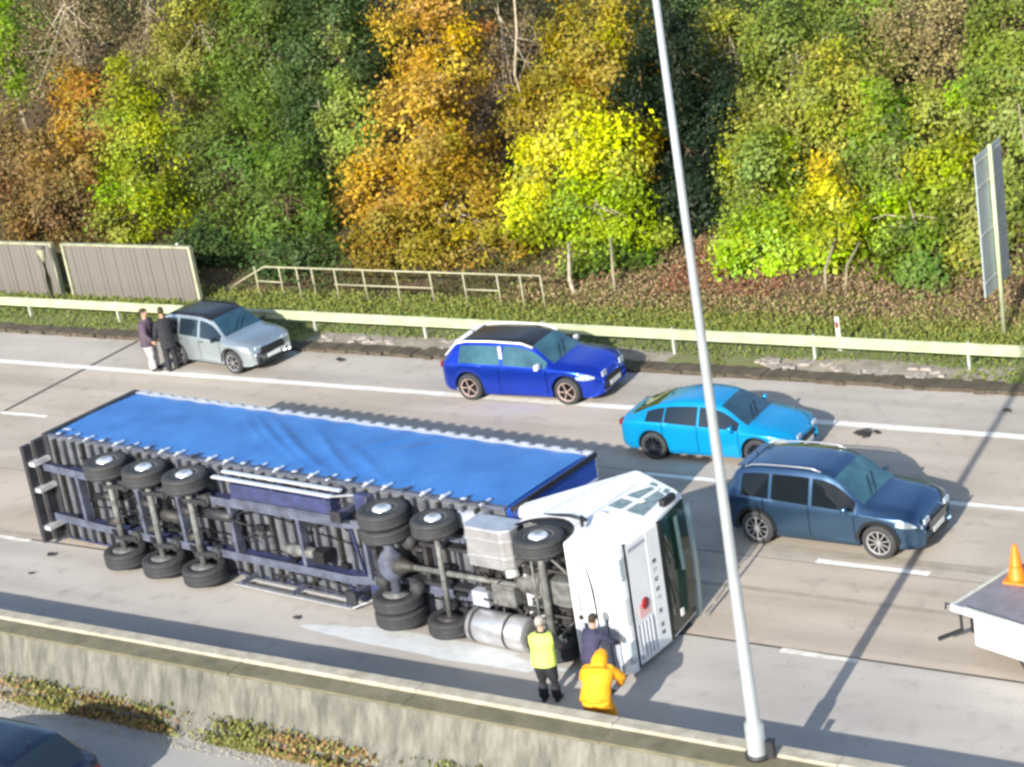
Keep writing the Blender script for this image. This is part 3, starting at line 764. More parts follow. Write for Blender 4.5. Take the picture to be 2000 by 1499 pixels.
def lorry():
    TX, TY, TA = -33.7, 28.40, -0.0833
    root = empty('articulated_lorry')
    rot = Matrix.Rotation(TA, 3, 'Z') @ Matrix.Rotation(R(-91.0), 3, 'X')
    loc = Vector((TX, TY, .06)) - rot @ Vector((0, 1.3, 1.2))
    root.matrix_world = Matrix.Translation(loc) @ rot.to_4x4()
    tag(root, 'overturned lorry on its side with blue curtain trailer and white cab, underside facing out', 'lorry')
    B = lambda n, m, mb, bev=0, par=root: mb.build(n, M[m], par, bevel=bev)
    HW = 1.31; L = 13.6
    # --- trailer body
    B('trailer_body', 'curtain_dark', MB().bb(.06, L-.05, -HW+.05, HW, 1.2, 3.98), .02)
    B('roof_panel', 'alu', MB().bb(.02, L, -HW+.02, HW, 3.982, 4.02))
    # curtain: slack sheet with diagonal pulls
    nx, nz = 190, 44; vs = []; fs = []; g = random.Random(5)
    for i in range(nx+1):
        for j in range(nz+1):
            x = .16+(L-.32)*i/nx; z = 1.27+2.62*j/nz; w = j/nz
            d = .012*math.sin(x*2.1+w*2)*math.sin(math.pi*w)
            for x_0, sl, am, wd, wc, ww in ((8.3, -4.2, .050, .17, .55, .33), (9.0, -4.6, .060, .22, .50, .36), (9.9, -4.4, .045, .15, .42, .30), (7.5, -3.6, .028, .13, .62, .25), (10.9, -5.2, .030, .2, .35, .25), (7.8, 1.6, .030, .12, .70, .22), (8.9, 1.2, .024, .1, .75, .2)):
                q = x-(x_0+sl*w+.18*math.sin(w*5+x_0))
                d += am*math.exp(-(q/wd)**2)*math.exp(-((w-wc)/ww)**2)
            e2 = math.exp(-((x-10.3)/1.6)**2)
            d += .018*e2*math.sin(x*5+w*5)*math.sin(math.pi*w)
            d += .008*math.sin(x*9.7)*(1-w)**6 + .010*math.sin(x*7.3)*w**8
            vs.append((x, -HW+.035-d-.03*math.sin(math.pi*w), z))
    for i in range(nx):
        for j in range(nz):
            a = i*(nz+1)+j; fs.append((a, a+1, a+nz+2, a+nz+1))
    cm = MB().add(vs, fs, True)
    cur = B('side_curtain', 'curtain', cm)
    B('cant_rail', 'alu', MB().bb(.1, L-.1, -HW-.005, -HW+.06, 3.90, 3.975), .01)
    for i in range(34):
        x = .3+i*.395
        B('curtain_roller', 'alu', MB().bb(x, x+.22, -HW-.02, -HW+.02, 3.955, 4.035))
    B('side_rave', 'chassis_pale', MB().bb(.1, L-.1, -HW, -HW+.05, 1.14, 1.265), .01)
    B('side_rave', 'chassis_blue', MB().bb(.1, L-.1, HW-.05, HW, 1.1, 1.26), .01)
    for i in range(26):
        x = .45+i*.5
        s = B('buckle_strap', 'alu_bright' if i % 3 else 'chassis_pale', MB().bb(x, x+.055, -HW-.035, -HW-.008, 1.08, 1.40))
        B('buckle', 'dark_metal' if i % 4 == 1 else 'alu_bright', MB().bb(x-.03, x+.085, -HW-.05, -HW-.036, 1.16, 1.24), 0, s)
    B('corner_patch', 'alu_bright', MB().bb(.35, .6, -HW-.05, -HW-.045, 1.42, 1.5))
    B('corner_patch', 'alu_bright', MB().bb(.35, .62, -HW-.05, -HW-.045, 3.78, 3.84))
    B('corner_patch', 'alu_bright', MB().bb(13.15, 13.4, -HW-.05, -HW-.045, 3.76, 3.84))
    # front bulkhead
    B('front_bulkhead', 'curtain_dark', MB().bb(L-.05, L, -HW, HW, 1.2, 4.0), .02)
    B('bulkhead_strip', 'alu_bright', MB().bb(L+.002, L+.03, -.78, -.74, 1.3, 3.95))
    B('bulkhead_strip', 'alu', MB().bb(L+.002, L+.03, .4, .44, 1.3, 3.95))
    B('bulkhead_post', 'black', MB().bb(L+.002, L+.05, -HW-.01, -HW+.08, 1.2, 4.0))
    # rear frame and under-run bar
    B('rear_frame', 'dark_metal', MB().bb(-.06, .12, -HW-.02, HW, 1.1, 4.03), .02)
    rb = B('rear_underrun_bar', 'dark_metal', MB().bb(-.22, -.1, -1.2, 1.22, .55, .80), .02)
    B('rear_light_panel', 'dark_metal', MB().bb(-.16, -.04, -1.24, 1.24, .84, 1.15), .01)
    for y in (-1.0, 1.0):
        B('rear_light', 'tail_red', MB().bb(-.18, -.165, y-.2, y+.2, .92, 1.04))
    for y in (-.75, -.1, .85):
        B('bar_bracket', 'alu_bright', MB().bb(-.14, .1, y-.05, y+.05, .62, 1.12))
    # floor and crossmembers
    B('floor', 'floor_under', MB().bb(.12, L-.1, -HW+.06, HW-.06, 1.15, 1.2))
    for i in range(42):
        x = .35+i*.32
        if x > 13.3: break
        B('crossmember', 'rib' if i % 3 else 'grease', MB().bb(x, x+.07, -HW+.07, HW-.07, 1.03, 1.15))
    # main rails: deep behind, shallow over the coupling
    for y in (-.62, .62):
        rl = B('chassis_rail', 'chassis_blue', MB().prism([(.1, 1.03), (.1, .86), (2, .74), (9.6, .70), (10.4, .92), (13.2, .95), (13.2, 1.03)], y-.035, y+.035))
        B('flange', 'chassis_pale', MB().prism([(.1, .86), (.1, .84), (2, .72), (9.6, .68), (10.4, .90), (13.2, .93), (13.2, .95), (10.4, .92), (9.6, .70), (2, .74)], y-.09, y+.09), 0, rl)
    for x in (1.3, 3.3, 4.6, 6.2, 8.2, 10.0):
        B('cross_brace', 'chassis_pale', MB().bb(x, x+.09, -.58, .58, .74, .96))
    # bogie
    for x in (2.75, 4.02, 5.3):
        B('axle', 'axle', MB().tube([(x, -.95, .56), (x, .95, .56)], .075, 12))
        for y in (-.62, .62):
            B('air_spring', 'rubber', MB().lathe((x+.36, y, .60), (0, 0, 1), [(0, .12), (.05, .15), (.12, .13), (.18, .15), (.22, .12)], 14))
            B('trailing_arm', 'dark_metal', MB().prism([(x-.5, .84), (x-.52, .70), (x-.1, .46), (x+.45, .56), (x+.45, .62), (x-.05, .58)], y-.05, y+.05))
        B('brake_chamber', 'grease', MB().lathe((x-.2, -.30, .62), (1, .2, 0), [(-.14, .09), (.0, .1), (.1, .08)], 12))
        B('brake_chamber', 'grease', MB().lathe((x-.2, .30, .62), (1, -.2, 0), [(-.14, .09), (.0, .1), (.1, .08)], 12))
        truck_wheel(root, x, -1.07, .56, -1)
        truck_wheel(root, x, 1.07, .56, 1)
    B('air_tank', 'grease', MB().lathe((4.2, .0, .80), (1, 0, 0), [(-.4, .04), (-.35, .14), (.35, .14), (.4, .04)], 16))
    B('air_tank', 'dark_metal', MB().lathe((5.9, -.25, .80), (1, 0, 0), [(-.4, .04), (-.35, .13), (.35, .13), (.4, .04)], 16))
    B('air_tank', 'axle', MB().lathe((8.05, .28, .86), (1, 0, 0), [(-.45, .04), (-.4, .12), (.4, .12), (.45, .04)], 16))
    B('spare_bracket', 'black', MB().bb(8.55, 8.85, .15, .42, .7, 1.0), .02)
    ho = MB(); r = random.Random(4)
    for k in range(16):
        x = r.uniform(2.2, 6.5); y = r.uniform(-.5, .5)
        ho.tube([(x, y, .95), (x+r.uniform(.2, .6), y+r.uniform(-.3, .3), .78), (x+r.uniform(.7, 1.3), y+r.uniform(-.4, .4), .9)], .018, 5)
    for k in range(60):
        x = r.uniform(.6, 12.6); y = r.choice((-.62, .62, 0, r.uniform(-1.1, 1.1)))+r.uniform(-.12, .12)
        ho.box((x, y, r.uniform(.86, 1.02)), (r.uniform(.08, .4), r.uniform(.04, .16), r.uniform(.05, .14)))
    for k in range(26):
        x = r.uniform(.4, 12); y = r.uniform(-1.15, 1.15)
        ho.tube([(x, y, 1.0), (x+r.uniform(.5, 1.6), y+r.uniform(-.15, .15), r.uniform(.9, .98)), (x+r.uniform(1.6, 2.6), y+r.uniform(-.3, .3), 1.0)], .016, 5)
    tag(B('air_hoses', 'black', ho), kind='stuff')
    # side guards
    for s, m in ((-1, 'alu_bright'), (1, 'alu')):
        y = s*1.24
        for z in (.62, .92):
            B('side_guard_rail', m, MB().bb(6.1, 9.5, y-.02, y+.02, z-.05, z+.05), .006)
        for x in (6.3, 7.8, 9.3):
            B('side_guard_bracket', 'chassis_blue' if s < 0 else 'chassis_pale', MB().prism([(x, .58), (x+.08, .58), (x+.12, 1.12), (x, 1.12)], y-s*.02, y-s*.09))
        B('side_guard_strut', 'alu_bright', MB().bar((9.5, y, .62), (9.85, y-s*.1, 1.05), .03))
    B('pallet_box', 'chassis_blue', MB().bb(6.4, 9.3, -1.05, -.75, .74, 1.06), .02)
    B('pallet_box_lip', 'chassis_pale', MB().bb(6.4, 9.3, -.74, -.68, .72, .78))
    # landing legs
    for y in (-.88, .88):
        l = B('landing_leg', 'chassis_pale', MB().bb(9.62, 9.76, y-.07, y+.07, .5, 1.1), .01)
        B('leg_foot', 'dark_metal', MB().bb(9.55, 9.83, y-.12, y+.12, .44, .5), 0, l)
    B('leg_crossbeam', 'chassis_blue', MB().bb(9.85, 10.2, -1.22, 1.22, .88, 1.06), .02)
    B('leg_crossbeam_flange', 'chassis_pale', MB().bb(10.2, 10.24, -1.22, 1.22, .84, 1.08))
    B('leg_brace', 'chassis_blue', MB().bar((9.7, -.8, .75), (9.7, .8, 1.0), .05))
    B('leg_brace', 'chassis_blue', MB().bar((9.0, .7, 1.0), (9.68, .88, .62), .05))
    B('leg_brace', 'chassis_blue', MB().bar((9.0, -.7, 1.0), (9.68, -.88, .62), .05))
    # --- tractor chassis
    for y in (-.42, .42):
        B('tractor_rail', 'dark_metal', MB().bb(10.1, 15.9, y-.035, y+.035, .80, 1.04), .01)
    for x in (10.15, 11.5, 12.8, 13.9, 15.3):
        B('tractor_crossmember', 'grease', MB().bb(x, x+.1, -.39, .39, .84, 1.0))
    B('fifth_wheel', 'grease', MB().bb(10.5, 11.6, -.45, .45, 1.05, 1.14), .03)
    # drive axle
    B('drive_axle', 'chassis_pale', MB().lathe((10.9, 0, .56), (0, 1, 0), [(-.8, .09), (-.34, .11), (-.25, .2), (-.12, .27), (.12, .27), (.25, .2), (.34, .11), (.8, .09)], 18))
    B('differential', 'grease', MB().lathe((11.0, 0, .56), (1, 0, .1), [(-.3, .1), (-.1, .24), (.15, .2), (.35, .1), (.45, .08)], 16))
    B('prop_shaft', 'axle', MB().tube([(11.35, 0, .6), (13.9, .05, .74)], .06, 10))
    B('tag_axle', 'axle', MB().tube([(12.2, -.95, .56), (12.2, .95, .56)], .06, 10))
    B('front_axle', 'axle', MB().tube([(14.72, -.95, .56), (14.72, -.5, .52), (14.72, .5, .52), (14.72, .95, .56)], .075, 10))
    truck_wheel(root, 10.9, -1.07, .56, -1, .52, .32, dual=True)
    truck_wheel(root, 10.9, 1.07, .56, 1, .52, .32, dual=True)
    truck_wheel(root, 12.2, -1.05, .56, -1, .46, .33)
    truck_wheel(root, 12.2, 1.05, .56, 1, .46, .33, inner='grease')
    truck_wheel(root, 14.72, -1.05, .56, -1, .5, .34)
    truck_wheel(root, 14.72, 1.05, .56, 1, .5, .34, inner='decal_grey')
    for y in (-.42, .42):
        for x in (10.45, 11.35):
            B('air_bag', 'rubber', MB().lathe((x, y*1.2, .58), (0, 0, 1), [(0, .12), (.05, .15), (.2, .15), (.25, .1)], 12))
        B('leaf_spring', 'grease', MB().tube([(13.95, y*1.1, .78), (14.3, y*1.1, .64), (14.72, y*1.1, .60), (15.2, y*1.1, .64), (15.6, y*1.1, .8)], .035, 6))
        B('steering_rod', 'axle', MB().tube([(14.9, y*2, .5), (15.4, y*.8, .62)], .025, 6))
    B('track_rod', 'axle', MB().tube([(14.5, -.8, .5), (14.5, .8, .5)], .025, 6))
    for y in (-1.2, 1.2):
        B('inner_wing', 'black', MB().bb(14.1, 15.42, y-.03, y+.03, 1.0, 1.3).bb(14.08, 14.14, y*.5, y, .7, 1.3).bb(15.38, 15.46, -.6 if y < 0 else .2, y*.98, .42, 1.2))
    B('engine_tray', 'black', MB().bb(12.6, 15.4, -.85, .85, 1.05, 1.1))
    # engine, gearbox
    B('gearbox', 'axle', MB().lathe((13.95, 0, .86), (1, 0, .05), [(-.1, .12), (0, .2), (.5, .26), (.6, .33)], 14))
    B('engine_sump', 'axle', MB().prism([(14.55, .98), (14.6, .66), (15.0, .60), (15.6, .70), (15.7, .98)], -.26, .26), .04)
    B('engine_block', 'grease', MB().bb(14.4, 15.9, -.36, .36, .9, 1.3), .03)
    B('radiator', 'black', MB().bb(15.95, 16.1, -.62, .62, .6, 1.3))
    cl = MB(); r = random.Random(8)
    for k in range(70):
        x = r.uniform(12.5, 15.9); y = r.uniform(-.8, .8); z = r.uniform(.62, .95)
        cl.tube([(x, y, z), (x+r.uniform(-.4, .4), y+r.uniform(-.4, .4), z+r.uniform(-.08, .1)), (x+r.uniform(-.6, .6), y+r.uniform(-.5, .5), .95)], r.uniform(.012, .03), 5)
    for k in range(34):
        cl.box((r.uniform(12.8, 15.9), r.uniform(-.75, .75), r.uniform(.75, .95)), (r.uniform(.08, .25), r.uniform(.08, .22), r.uniform(.06, .2)))
    tag(B('engine_pipes', 'grease', cl), kind='stuff')
    # silencer box, fuel tank, battery box
    sb = B('silencer', 'tank', MB().prism([(13.0, .98), (13.0, .50), (13.12, .36), (13.95, .36), (14.1, .50), (14.1, .98)], -1.24, -.42), .04)
    for y in (-1.0, -.65):
        B('silencer_band', 'alu', MB().prism([(12.985, .98), (12.985, .49), (13.11, .345), (13.96, .345), (14.115, .49), (14.115, .98)], y-.02, y+.02), 0, sb)
    B('silencer_outlet', 'alu_bright', MB().lathe((13.9, -.3, .62), (.3, 1, -.3), [(-.1, .13), (.1, .13), (.12, .07)], 14))
    tk = B('fuel_tank', 'tank', MB().lathe((13.45, .96, .58), (1, 0, 0), [(-.7, .1), (-.69, .28), (-.65, .33), (.65, .33), (.69, .28), (.7, .1)], 32))
    for x in (12.92, 13.72):
        B('tank_strap', 'grease', MB().lathe((x, .96, .58), (1, 0, 0), [(-.03, .338), (.03, .338)], 32), 0, tk)
    B('tank_cap', 'black', MB().lathe((13.3, .66, .70), (0, -1, .4), [(-.02, .06), (.04, .06)], 12), 0, tk)
    B('battery_box', 'cab_grey', MB().bb(12.75, 13.15, .3, .62, .66, .95), .02)
    B('adblue_tank', 'axle', MB().bb(13.3, 13.85, .05, .5, .62, .92), .04)
    B('spare_air_tank', 'cab_grey', MB().lathe((12.7, -.98, 1.12), (1, 0, 0), [(-.35, .04), (-.3, .19), (.3, .19), (.35, .04)], 18))
    B('mudguard', 'grease', MB().tube([(13.0, -1.0, .98), (12.75, -1.0, 1.08), (12.2, -1.0, 1.13), (11.7, -1.0, 1.08)], .03, 6))
    # --- cab
    arch = [(14.72+.66*math.cos(a), .56+.66*math.sin(a)) for a in np.linspace(math.pi*.93, math.pi*.04, 12)]
    outl = [(13.5, 1.45), (13.95, 1.30), (14.02, .95)]+arch+[(15.42, .36), (16.2, .34), (16.44, .44), (16.52, .95), (16.52, 1.80), (16.33, 2.92), (16.1, 3.08), (14.95, 3.62), (14.82, 3.62)]
    cab = B('cab', 'cab_white', MB().prism(outl, -1.25, 1.25), .07)
    for y, s in ((-1.252, -1), (1.252, 1)):
        B('side_window', 'decal_grey', MB().prism([(15.30, 1.98), (16.22, 1.80), (16.08, 2.72), (15.62, 2.98), (15.42, 2.62)], y, y+s*.012))
        B('window_pillar', 'cab_white', MB().prism([(15.68, 1.85), (15.78, 1.85), (15.86, 2.9), (15.78, 2.95)], y+s*.014, y+s*.03))
        B('window_pillar', 'cab_white', MB().prism([(15.38, 2.36), (15.85, 2.28), (15.9, 2.36), (15.4, 2.45)], y+s*.014, y+s*.028))
        B('door_seam', 'cab_grey', MB().prism([(15.22, 1.0), (15.24, 1.0), (15.26, 3.0), (15.24, 3.0)], y, y+s*.003))
        B('door_handle', 'cab_grey', MB().bb(15.34, 15.5, y, y+s*.03, 1.66, 1.71))
        B('roof_marking', 'decal_grey', MB().prism([(15.95, 2.86), (16.12, 2.78), (16.04, 2.98), (15.92, 3.02)], y, y+s*.006))
        B('roof_marking', 'decal_grey', MB().prism([(15.50, 3.08), (15.72, 3.02), (15.66, 3.14), (15.50, 3.2)], y, y+s*.006))
        B('fairing_seam', 'cab_grey', MB().prism([(14.30, 1.35), (14.318, 1.35), (14.68, 3.2), (14.662, 3.2)], y, y+s*.003))
        B('wheel_arch_trim', 'black', MB().add([(x, yy, z) for x, z in arch for yy in (y-s*.5, y+s*.01)], [(2*i, 2*i+1, 2*i+3, 2*i+2) for i in range(len(arch)-1)]))
        B('door_mirror', 'black', MB().bb(16.30, 16.42, y+s*.02, y+s*.16, 2.2, 2.62), .03)
    # windscreen: curved in plan
    vs = []; n = 12
    for i in range(n+1):
        y = -1.17+2.34*i/n; c = .05*(1-(y/1.17)**2)
        vs += [(16.525+c, y, 1.84), (16.355+c, y, 2.88)]
    B('windscreen', 'glass_green', MB().add(vs, [(2*i, 2*i+2, 2*i+3, 2*i+1) for i in range(n)], True))
    vis = []
    for i in range(n+1):
        y = -1.15+2.3*i/n; c = .05*(1-(y/1.17)**2)
        vis += [(16.60+c, y, 2.60), (16.50+c, y, 2.86)]
    B('sun_visor', 'visor_and_reflection', MB().add(vis, [(2*i, 2*i+2, 2*i+3, 2*i+1) for i in range(n)], True))
    B('windscreen_reflection', 'visor_and_reflection', MB().add([(16.53, -1.05, 2.28), (16.50, -1.05, 2.44), (16.55, .05, 2.44), (16.58, .0, 2.28)], [(0, 1, 2, 3)]))  # windscreen reflection put in as a pale strip, coloured like the visor
    B('wiper', 'black', MB().tube([(16.60, -.15, 1.86), (16.58, .65, 2.15)], .015, 5))
    B('wiper', 'black', MB().tube([(16.60, -.9, 1.86), (16.59, -.2, 2.1)], .015, 5))
    B('hazard_lamp', 'plate', MB().box((16.58, .78, 2.12), (.02, .14, .09)))
    B('scuttle', 'black', MB().bb(16.515, 16.545, -1.2, 1.2, 1.74, 1.84), .006)
    # front panel, lettering and emblem
    B('front_panel', 'cab_white', MB().bb(16.515, 16.545, -1.18, 1.18, 1.32, 1.735), .01)
    B('front_panel', 'cab_white', MB().bb(16.515, 16.54, -1.18, 1.18, .72, 1.30), .01)
    B('panel_gap', 'black', MB().bb(16.50, 16.522, -1.22, 1.22, .62, .72))
    B('bumper', 'cab_white', MB().prism([(16.3, .34), (16.46, .38), (16.56, .5), (16.56, .62), (16.3, .62)], -1.24, 1.24), .015)
    B('grille', 'cab_grey', MB().bb(16.541, 16.548, .42, 1.12, .76, 1.26))
    for i in range(4):
        B('grille_bar', 'cab_white', MB().bb(16.549, 16.56, .42, 1.12, .84+i*.11, .88+i*.11))
    glyphs = 'E L U D T N H R'.split()
    strokes = {'E': [(0, .5, 0, 1), (0, 1, 0, .2), (0, 1, .4, .6), (0, 1, .8, 1)], 'L': [(0, .35, 0, 1), (0, 1, 0, .2)], 'U': [(0, .3, 0, 1), (.7, 1, 0, 1), (0, 1, 0, .2)],
               'D': [(0, .3, 0, 1), (.7, 1, .1, .9), (0, .9, 0, .2), (0, .9, .8, 1)], 'T': [(.35, .65, 0, 1), (0, 1, .8, 1)], 'N': [(0, .3, 0, 1), (.7, 1, 0, 1), (.3, .7, .4, .7)],
               'H': [(0, .3, 0, 1), (.7, 1, 0, 1), (0, 1, .4, .6)], 'R': [(0, .3, 0, 1), (.7, 1, .5, 1), (0, 1, .8, 1), (0, 1, .4, .6), (.6, .9, 0, .4)]}
    ypos = [-.58, -.40, -.22, -.02, .15, .42, .70, .86]
    for gch, y in zip(glyphs, ypos):
        lm = MB()
        for a, b, c, d in strokes[gch]:
            lm.bb(16.546, 16.55, y+a*.075, y+b*.075, 1.45+c*.10, 1.45+d*.10)
        B('letter', 'letter_dark' if gch not in 'TL' else 'letter_faint', lm)
    B('emblem', 'red', MB().lathe((16.545, .10, 1.06), (1, 0, 0), [(0, .115), (.012, .11)], 24))
    B('emblem_band', 'pink', MB().bb(16.541, 16.546, .06, .34, .86, 1.20))
    for s in (-1, 1):
        B('headlight', 'lamp_clear', MB().bb(16.52, 16.57, s*.82-.22, s*.82+.22, .43, .58), .01)
        B('marker_strip', 'cab_grey', MB().bb(16.541, 16.55, s*1.06-.03, s*1.06+.03, .75, 1.28))
    B('number_plate', 'plate', MB().bb(16.562, 16.572, -.26, .26, .42, .54))
    B('step', 'cloth_navy', MB().bb(15.45, 16.2, .95, 1.26, .40, .80), .02)
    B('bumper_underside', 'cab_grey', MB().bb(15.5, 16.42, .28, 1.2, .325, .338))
    B('bumper_seam', 'black', MB().tube([(15.75, -.95, .33), (15.9, -.80, .325), (15.97, -.4, .325), (16.0, .3, .325)], [.006, .012, .02, .012], 5))
    B('bumper_seam', 'black', MB().tube([(16.2, .15, .33), (16.22, 1.15, .33)], .016, 5))
    B('bumper_slot', 'black', MB().bb(15.68, 15.76, .3, .95, .318, .336))
    B('skid_bracket', 'cab_grey', MB().bb(15.6, 15.66, -.3, .1, .30, .345))
    B('tow_eye', 'black', MB().lathe((15.62, .2, .31), (0, 0, 1), [(0, .05), (.03, .05)], 10))
    B('bracket', 'black', MB().tube([(15.3, -1.27, 1.28), (15.35, -1.42, 1.1), (15.5, -1.35, .9)], .035, 6))
    B('bracket', 'black', MB().tube([(14.1, -1.2, 1.3), (14.9, -1.3, 1.3), (15.3, -1.28, 1.25)], .03, 6))
    return root
lorry()

# ------------------------------------------------------------------ cars
def pchip(xs, ys, q):
    xs = np.array(xs, float); ys = np.array(ys, float); h = np.diff(xs); d = np.diff(ys)/h
    m = np.zeros(len(xs)); m[0] = d[0]; m[-1] = d[-1]
    for i in range(1, len(xs)-1):
        if d[i-1]*d[i] > 0:
            w1 = 2*h[i]+h[i-1]; w2 = h[i]+2*h[i-1]; m[i] = (w1+w2)/(w1/d[i-1]+w2/d[i])
    q = np.clip(q, xs[0], xs[-1]); k = np.clip(np.searchsorted(xs, q)-1, 0, len(h)-1)
    t = (q-xs[k])/h[k]
    return ((1+2*t)*(1-t)**2*ys[k]+t*(1-t)**2*h[k]*m[k]+t*t*(3-2*t)*ys[k+1]+t*t*(t-1)*h[k]*m[k+1])

def car_wheel(parent, x, y, r, w, side, rim, spokes):
    t = MB().lathe((0, 0, 0), (0, 1, 0), [(-w/2*.8, r*.68), (-w/2, r*.8), (-w/2*.9, r*.95), (-w/2*.6, r), (w/2*.6, r), (w/2*.9, r*.95), (w/2, r*.8), (w/2*.8, r*.68)], 32).build('wheel', M['rubber'], parent)
    t.location = (x, y, r)
    o = side*w/2
    rb = MB().lathe((0, 0, 0), (0, 1, 0), [(o*.85, r*.70), (o*.9, r*.66), (o*.4, r*.62), (o*.35, 0)], 28)
    rb.build('wheel_disc', M['black'], t)
    sp = MB().lathe((0, 0, 0), (0, side, 0), [(w/2*.72, r*.18), (w/2*.84, r*.15), (w/2*.86, .01)], 16)
    ring = [(math.cos(2*math.pi*k/28), math.sin(2*math.pi*k/28)) for k in range(28)]
    vs = [(c*r*.70, o*.92, s*r*.70) for c, s in ring]+[(c*r*.61, o*.84, s*r*.61) for c, s in ring]
    sp.add(vs, [(k, (k+1) % 28, 28+(k+1) % 28, 28+k) for k in range(28)], True)
    for k in range(spokes):
        a = 2*math.pi*(k+.5)/spokes
        sp.bar((math.cos(a)*r*.1, o*.78, math.sin(a)*r*.1), (math.cos(a)*r*.64, o*.82, math.sin(a)*r*.64), r*(.85/spokes), .02)
    sp.build('rim', M[rim], t)
    return t

def car(name, label, P, loc, yaw, size=1.0):
    root = empty(name, loc, yaw); tag(root, label, 'car'); root.scale = (size, size, size)
    pm = P['paint']; xr, xf = P['wx']; wr = P['wr']; ar = wr*1.16
    x0, x1 = P['top'][0][0], P['top'][-1][0]
    def fn(key, q): a = P[key]; return pchip([p[0] for p in a], [p[1] for p in a], q)
    seams = P['doors']                          # x positions of door seams
    q = list(np.linspace(x0, x1, 150))+[x0+.02, x1-.02]
    for c in (xr, xf): q += [c+ar*math.cos(a) for a in np.linspace(0, math.pi, 15)]
    for s in seams: q += [s-.009, s+.009]
    for a, b in P['side_glass']: q += [a, b]
    q += list(P['windscreen'])+list(P['rear_glass'])
    q = np.unique(np.round([v for v in q if x0 <= v <= x1], 4))
    q = np.array([v for i, v in enumerate(q) if i == 0 or v-q[i-1] > .004 or any(abs(v-s) < .012 for s in seams)])
    top = fn('top', q); belt = np.minimum(fn('belt', q), top-.03); hb = fn('hw', q); ht = np.minimum(fn('hwt', q), hb-.02); sill = fn('sill', q)
    zb = sill.copy()
    for c in (xr, xf):
        d = ar**2-(q-c)**2; zb = np.maximum(zb, np.where(d > 0, wr+np.sqrt(np.maximum(d, 0)), 0))
    zb = np.minimum(zb, belt-.04)
    rows = []
    side = [(0, .965), (.12, .985), (.30, 1.0), (.55, .998), (.78, 1.0), (.94, .985), (1.0, .965)]
    for t, k in side:
        rows.append((hb*k-(.02 if t == 0 else 0), zb+(belt-zb)*t))
    gl = hb*.965
    for t in (.5, .86):
        rows.append((gl+(ht-gl)*t**1.15, belt+(top-.05-belt)*t))
    rows.append((ht*.985, top-.045)); rows.append((ht*.93, top-.018)); rows.append((ht*.6, top-.004)); rows.append((ht*.3, top)); rows.append((ht*0, top+.002))
    nr = len(rows); nb = 6                    # rows 6..8 = side glass, 9.. = top
    parts = {}
    def put(key, quad):
        d = parts.setdefault(key, ([], [])); n = len(d[0]); d[0].extend(quad); d[1].append((n, n+1, n+2, n+3))
    ws = P['windscreen']; rg = P['rear_glass']
    for s in (-1, 1):
        pts = [[(q[i], s*rows[j][0][i], rows[j][1][i]) for i in range(len(q))] for j in range(nr)]
        for i in range(len(q)-1):
            xm = (q[i]+q[i+1])/2
            seam = any(abs(xm-v) < .006 for v in seams)
            for j in range(nr-1):
                key = 'body'
                if 0 < j < nb and seam: continue
                if 1 <= j < nb:
                    for a, b in zip(seams[:-1], seams[1:]):
                        if a < xm < b: key = 'door%d%d' % (s, seams.index(a))
                if 6 <= j < 8:
                    for k, (a, b) in enumerate(P['side_glass']):
                        if a < xm < b and top[i]-belt[i] > .12 and top[i+1]-belt[i+1] > .12: key = 'side_window%d%d' % (s, k)
                if j >= 10 and ws[0] < xm < ws[1]: key = 'windscreen'
                if j >= 10 and rg[0] < xm < rg[1]: key = 'rear_window'
                if key == 'body' and j >= 9 and P.get('roofmat') and rg[1] < xm < ws[0]: key = 'roof'
                qd = [pts[j][i], pts[j][i+1], pts[j+1][i+1], pts[j+1][i]]
                put(key, qd if s < 0 else qd[::-1])
    # end caps
    for i in (0, len(q)-1):
        for j in range(nr-1):
            a = [(q[i], -rows[j][0][i], rows[j][1][i]), (q[i], rows[j][0][i], rows[j][1][i]), (q[i], rows[j+1][0][i], rows[j+1][1][i]), (q[i], -rows[j+1][0][i], rows[j+1][1][i])]
            put('body', a if i == 0 else a[::-1])
    body = None
    for key in sorted(parts):
        vs, fs = parts[key]
        nm = 'door' if key.startswith('door') else 'side_window' if key.startswith('side_w') else key
        m = {'body': pm, 'door': pm, 'side_window': M[P.get('side_mat', 'glass')], 'windscreen': M[P.get('ws_mat', 'glass_blue')], 'rear_window': M['glass'], 'roof': M.get(P.get('roofmat')) or pm}[nm]
        me = bpy.data.meshes.new(nm); me.from_pydata(vs, [], fs); me.materials.append(m)
        bm = bmesh.new(); bm.from_mesh(me); bmesh.ops.remove_doubles(bm, verts=bm.verts, dist=.0008); bm.to_mesh(me); bm.free()
        me.polygons.foreach_set('use_smooth', [True]*len(me.polygons))
        link_mesh(nm, me, root)
    W = float(max(hb))
    # inner dark shell, arches, wheels
    ib = MB().bb(x0+.25, xr-wr*1.15, -W*.9, W*.9, .3, .72).bb(xr+wr*1.15, xf-wr*1.15, -W*.93, W*.93, .22, .7).bb(xf+wr*1.15, x1-.2, -W*.85, W*.85, .3, .6).bb(xr-wr*1.2, xf+wr*1.2, -W*.62, W*.62, .25, .75)
    ib.build('underbody', M['black'], root)
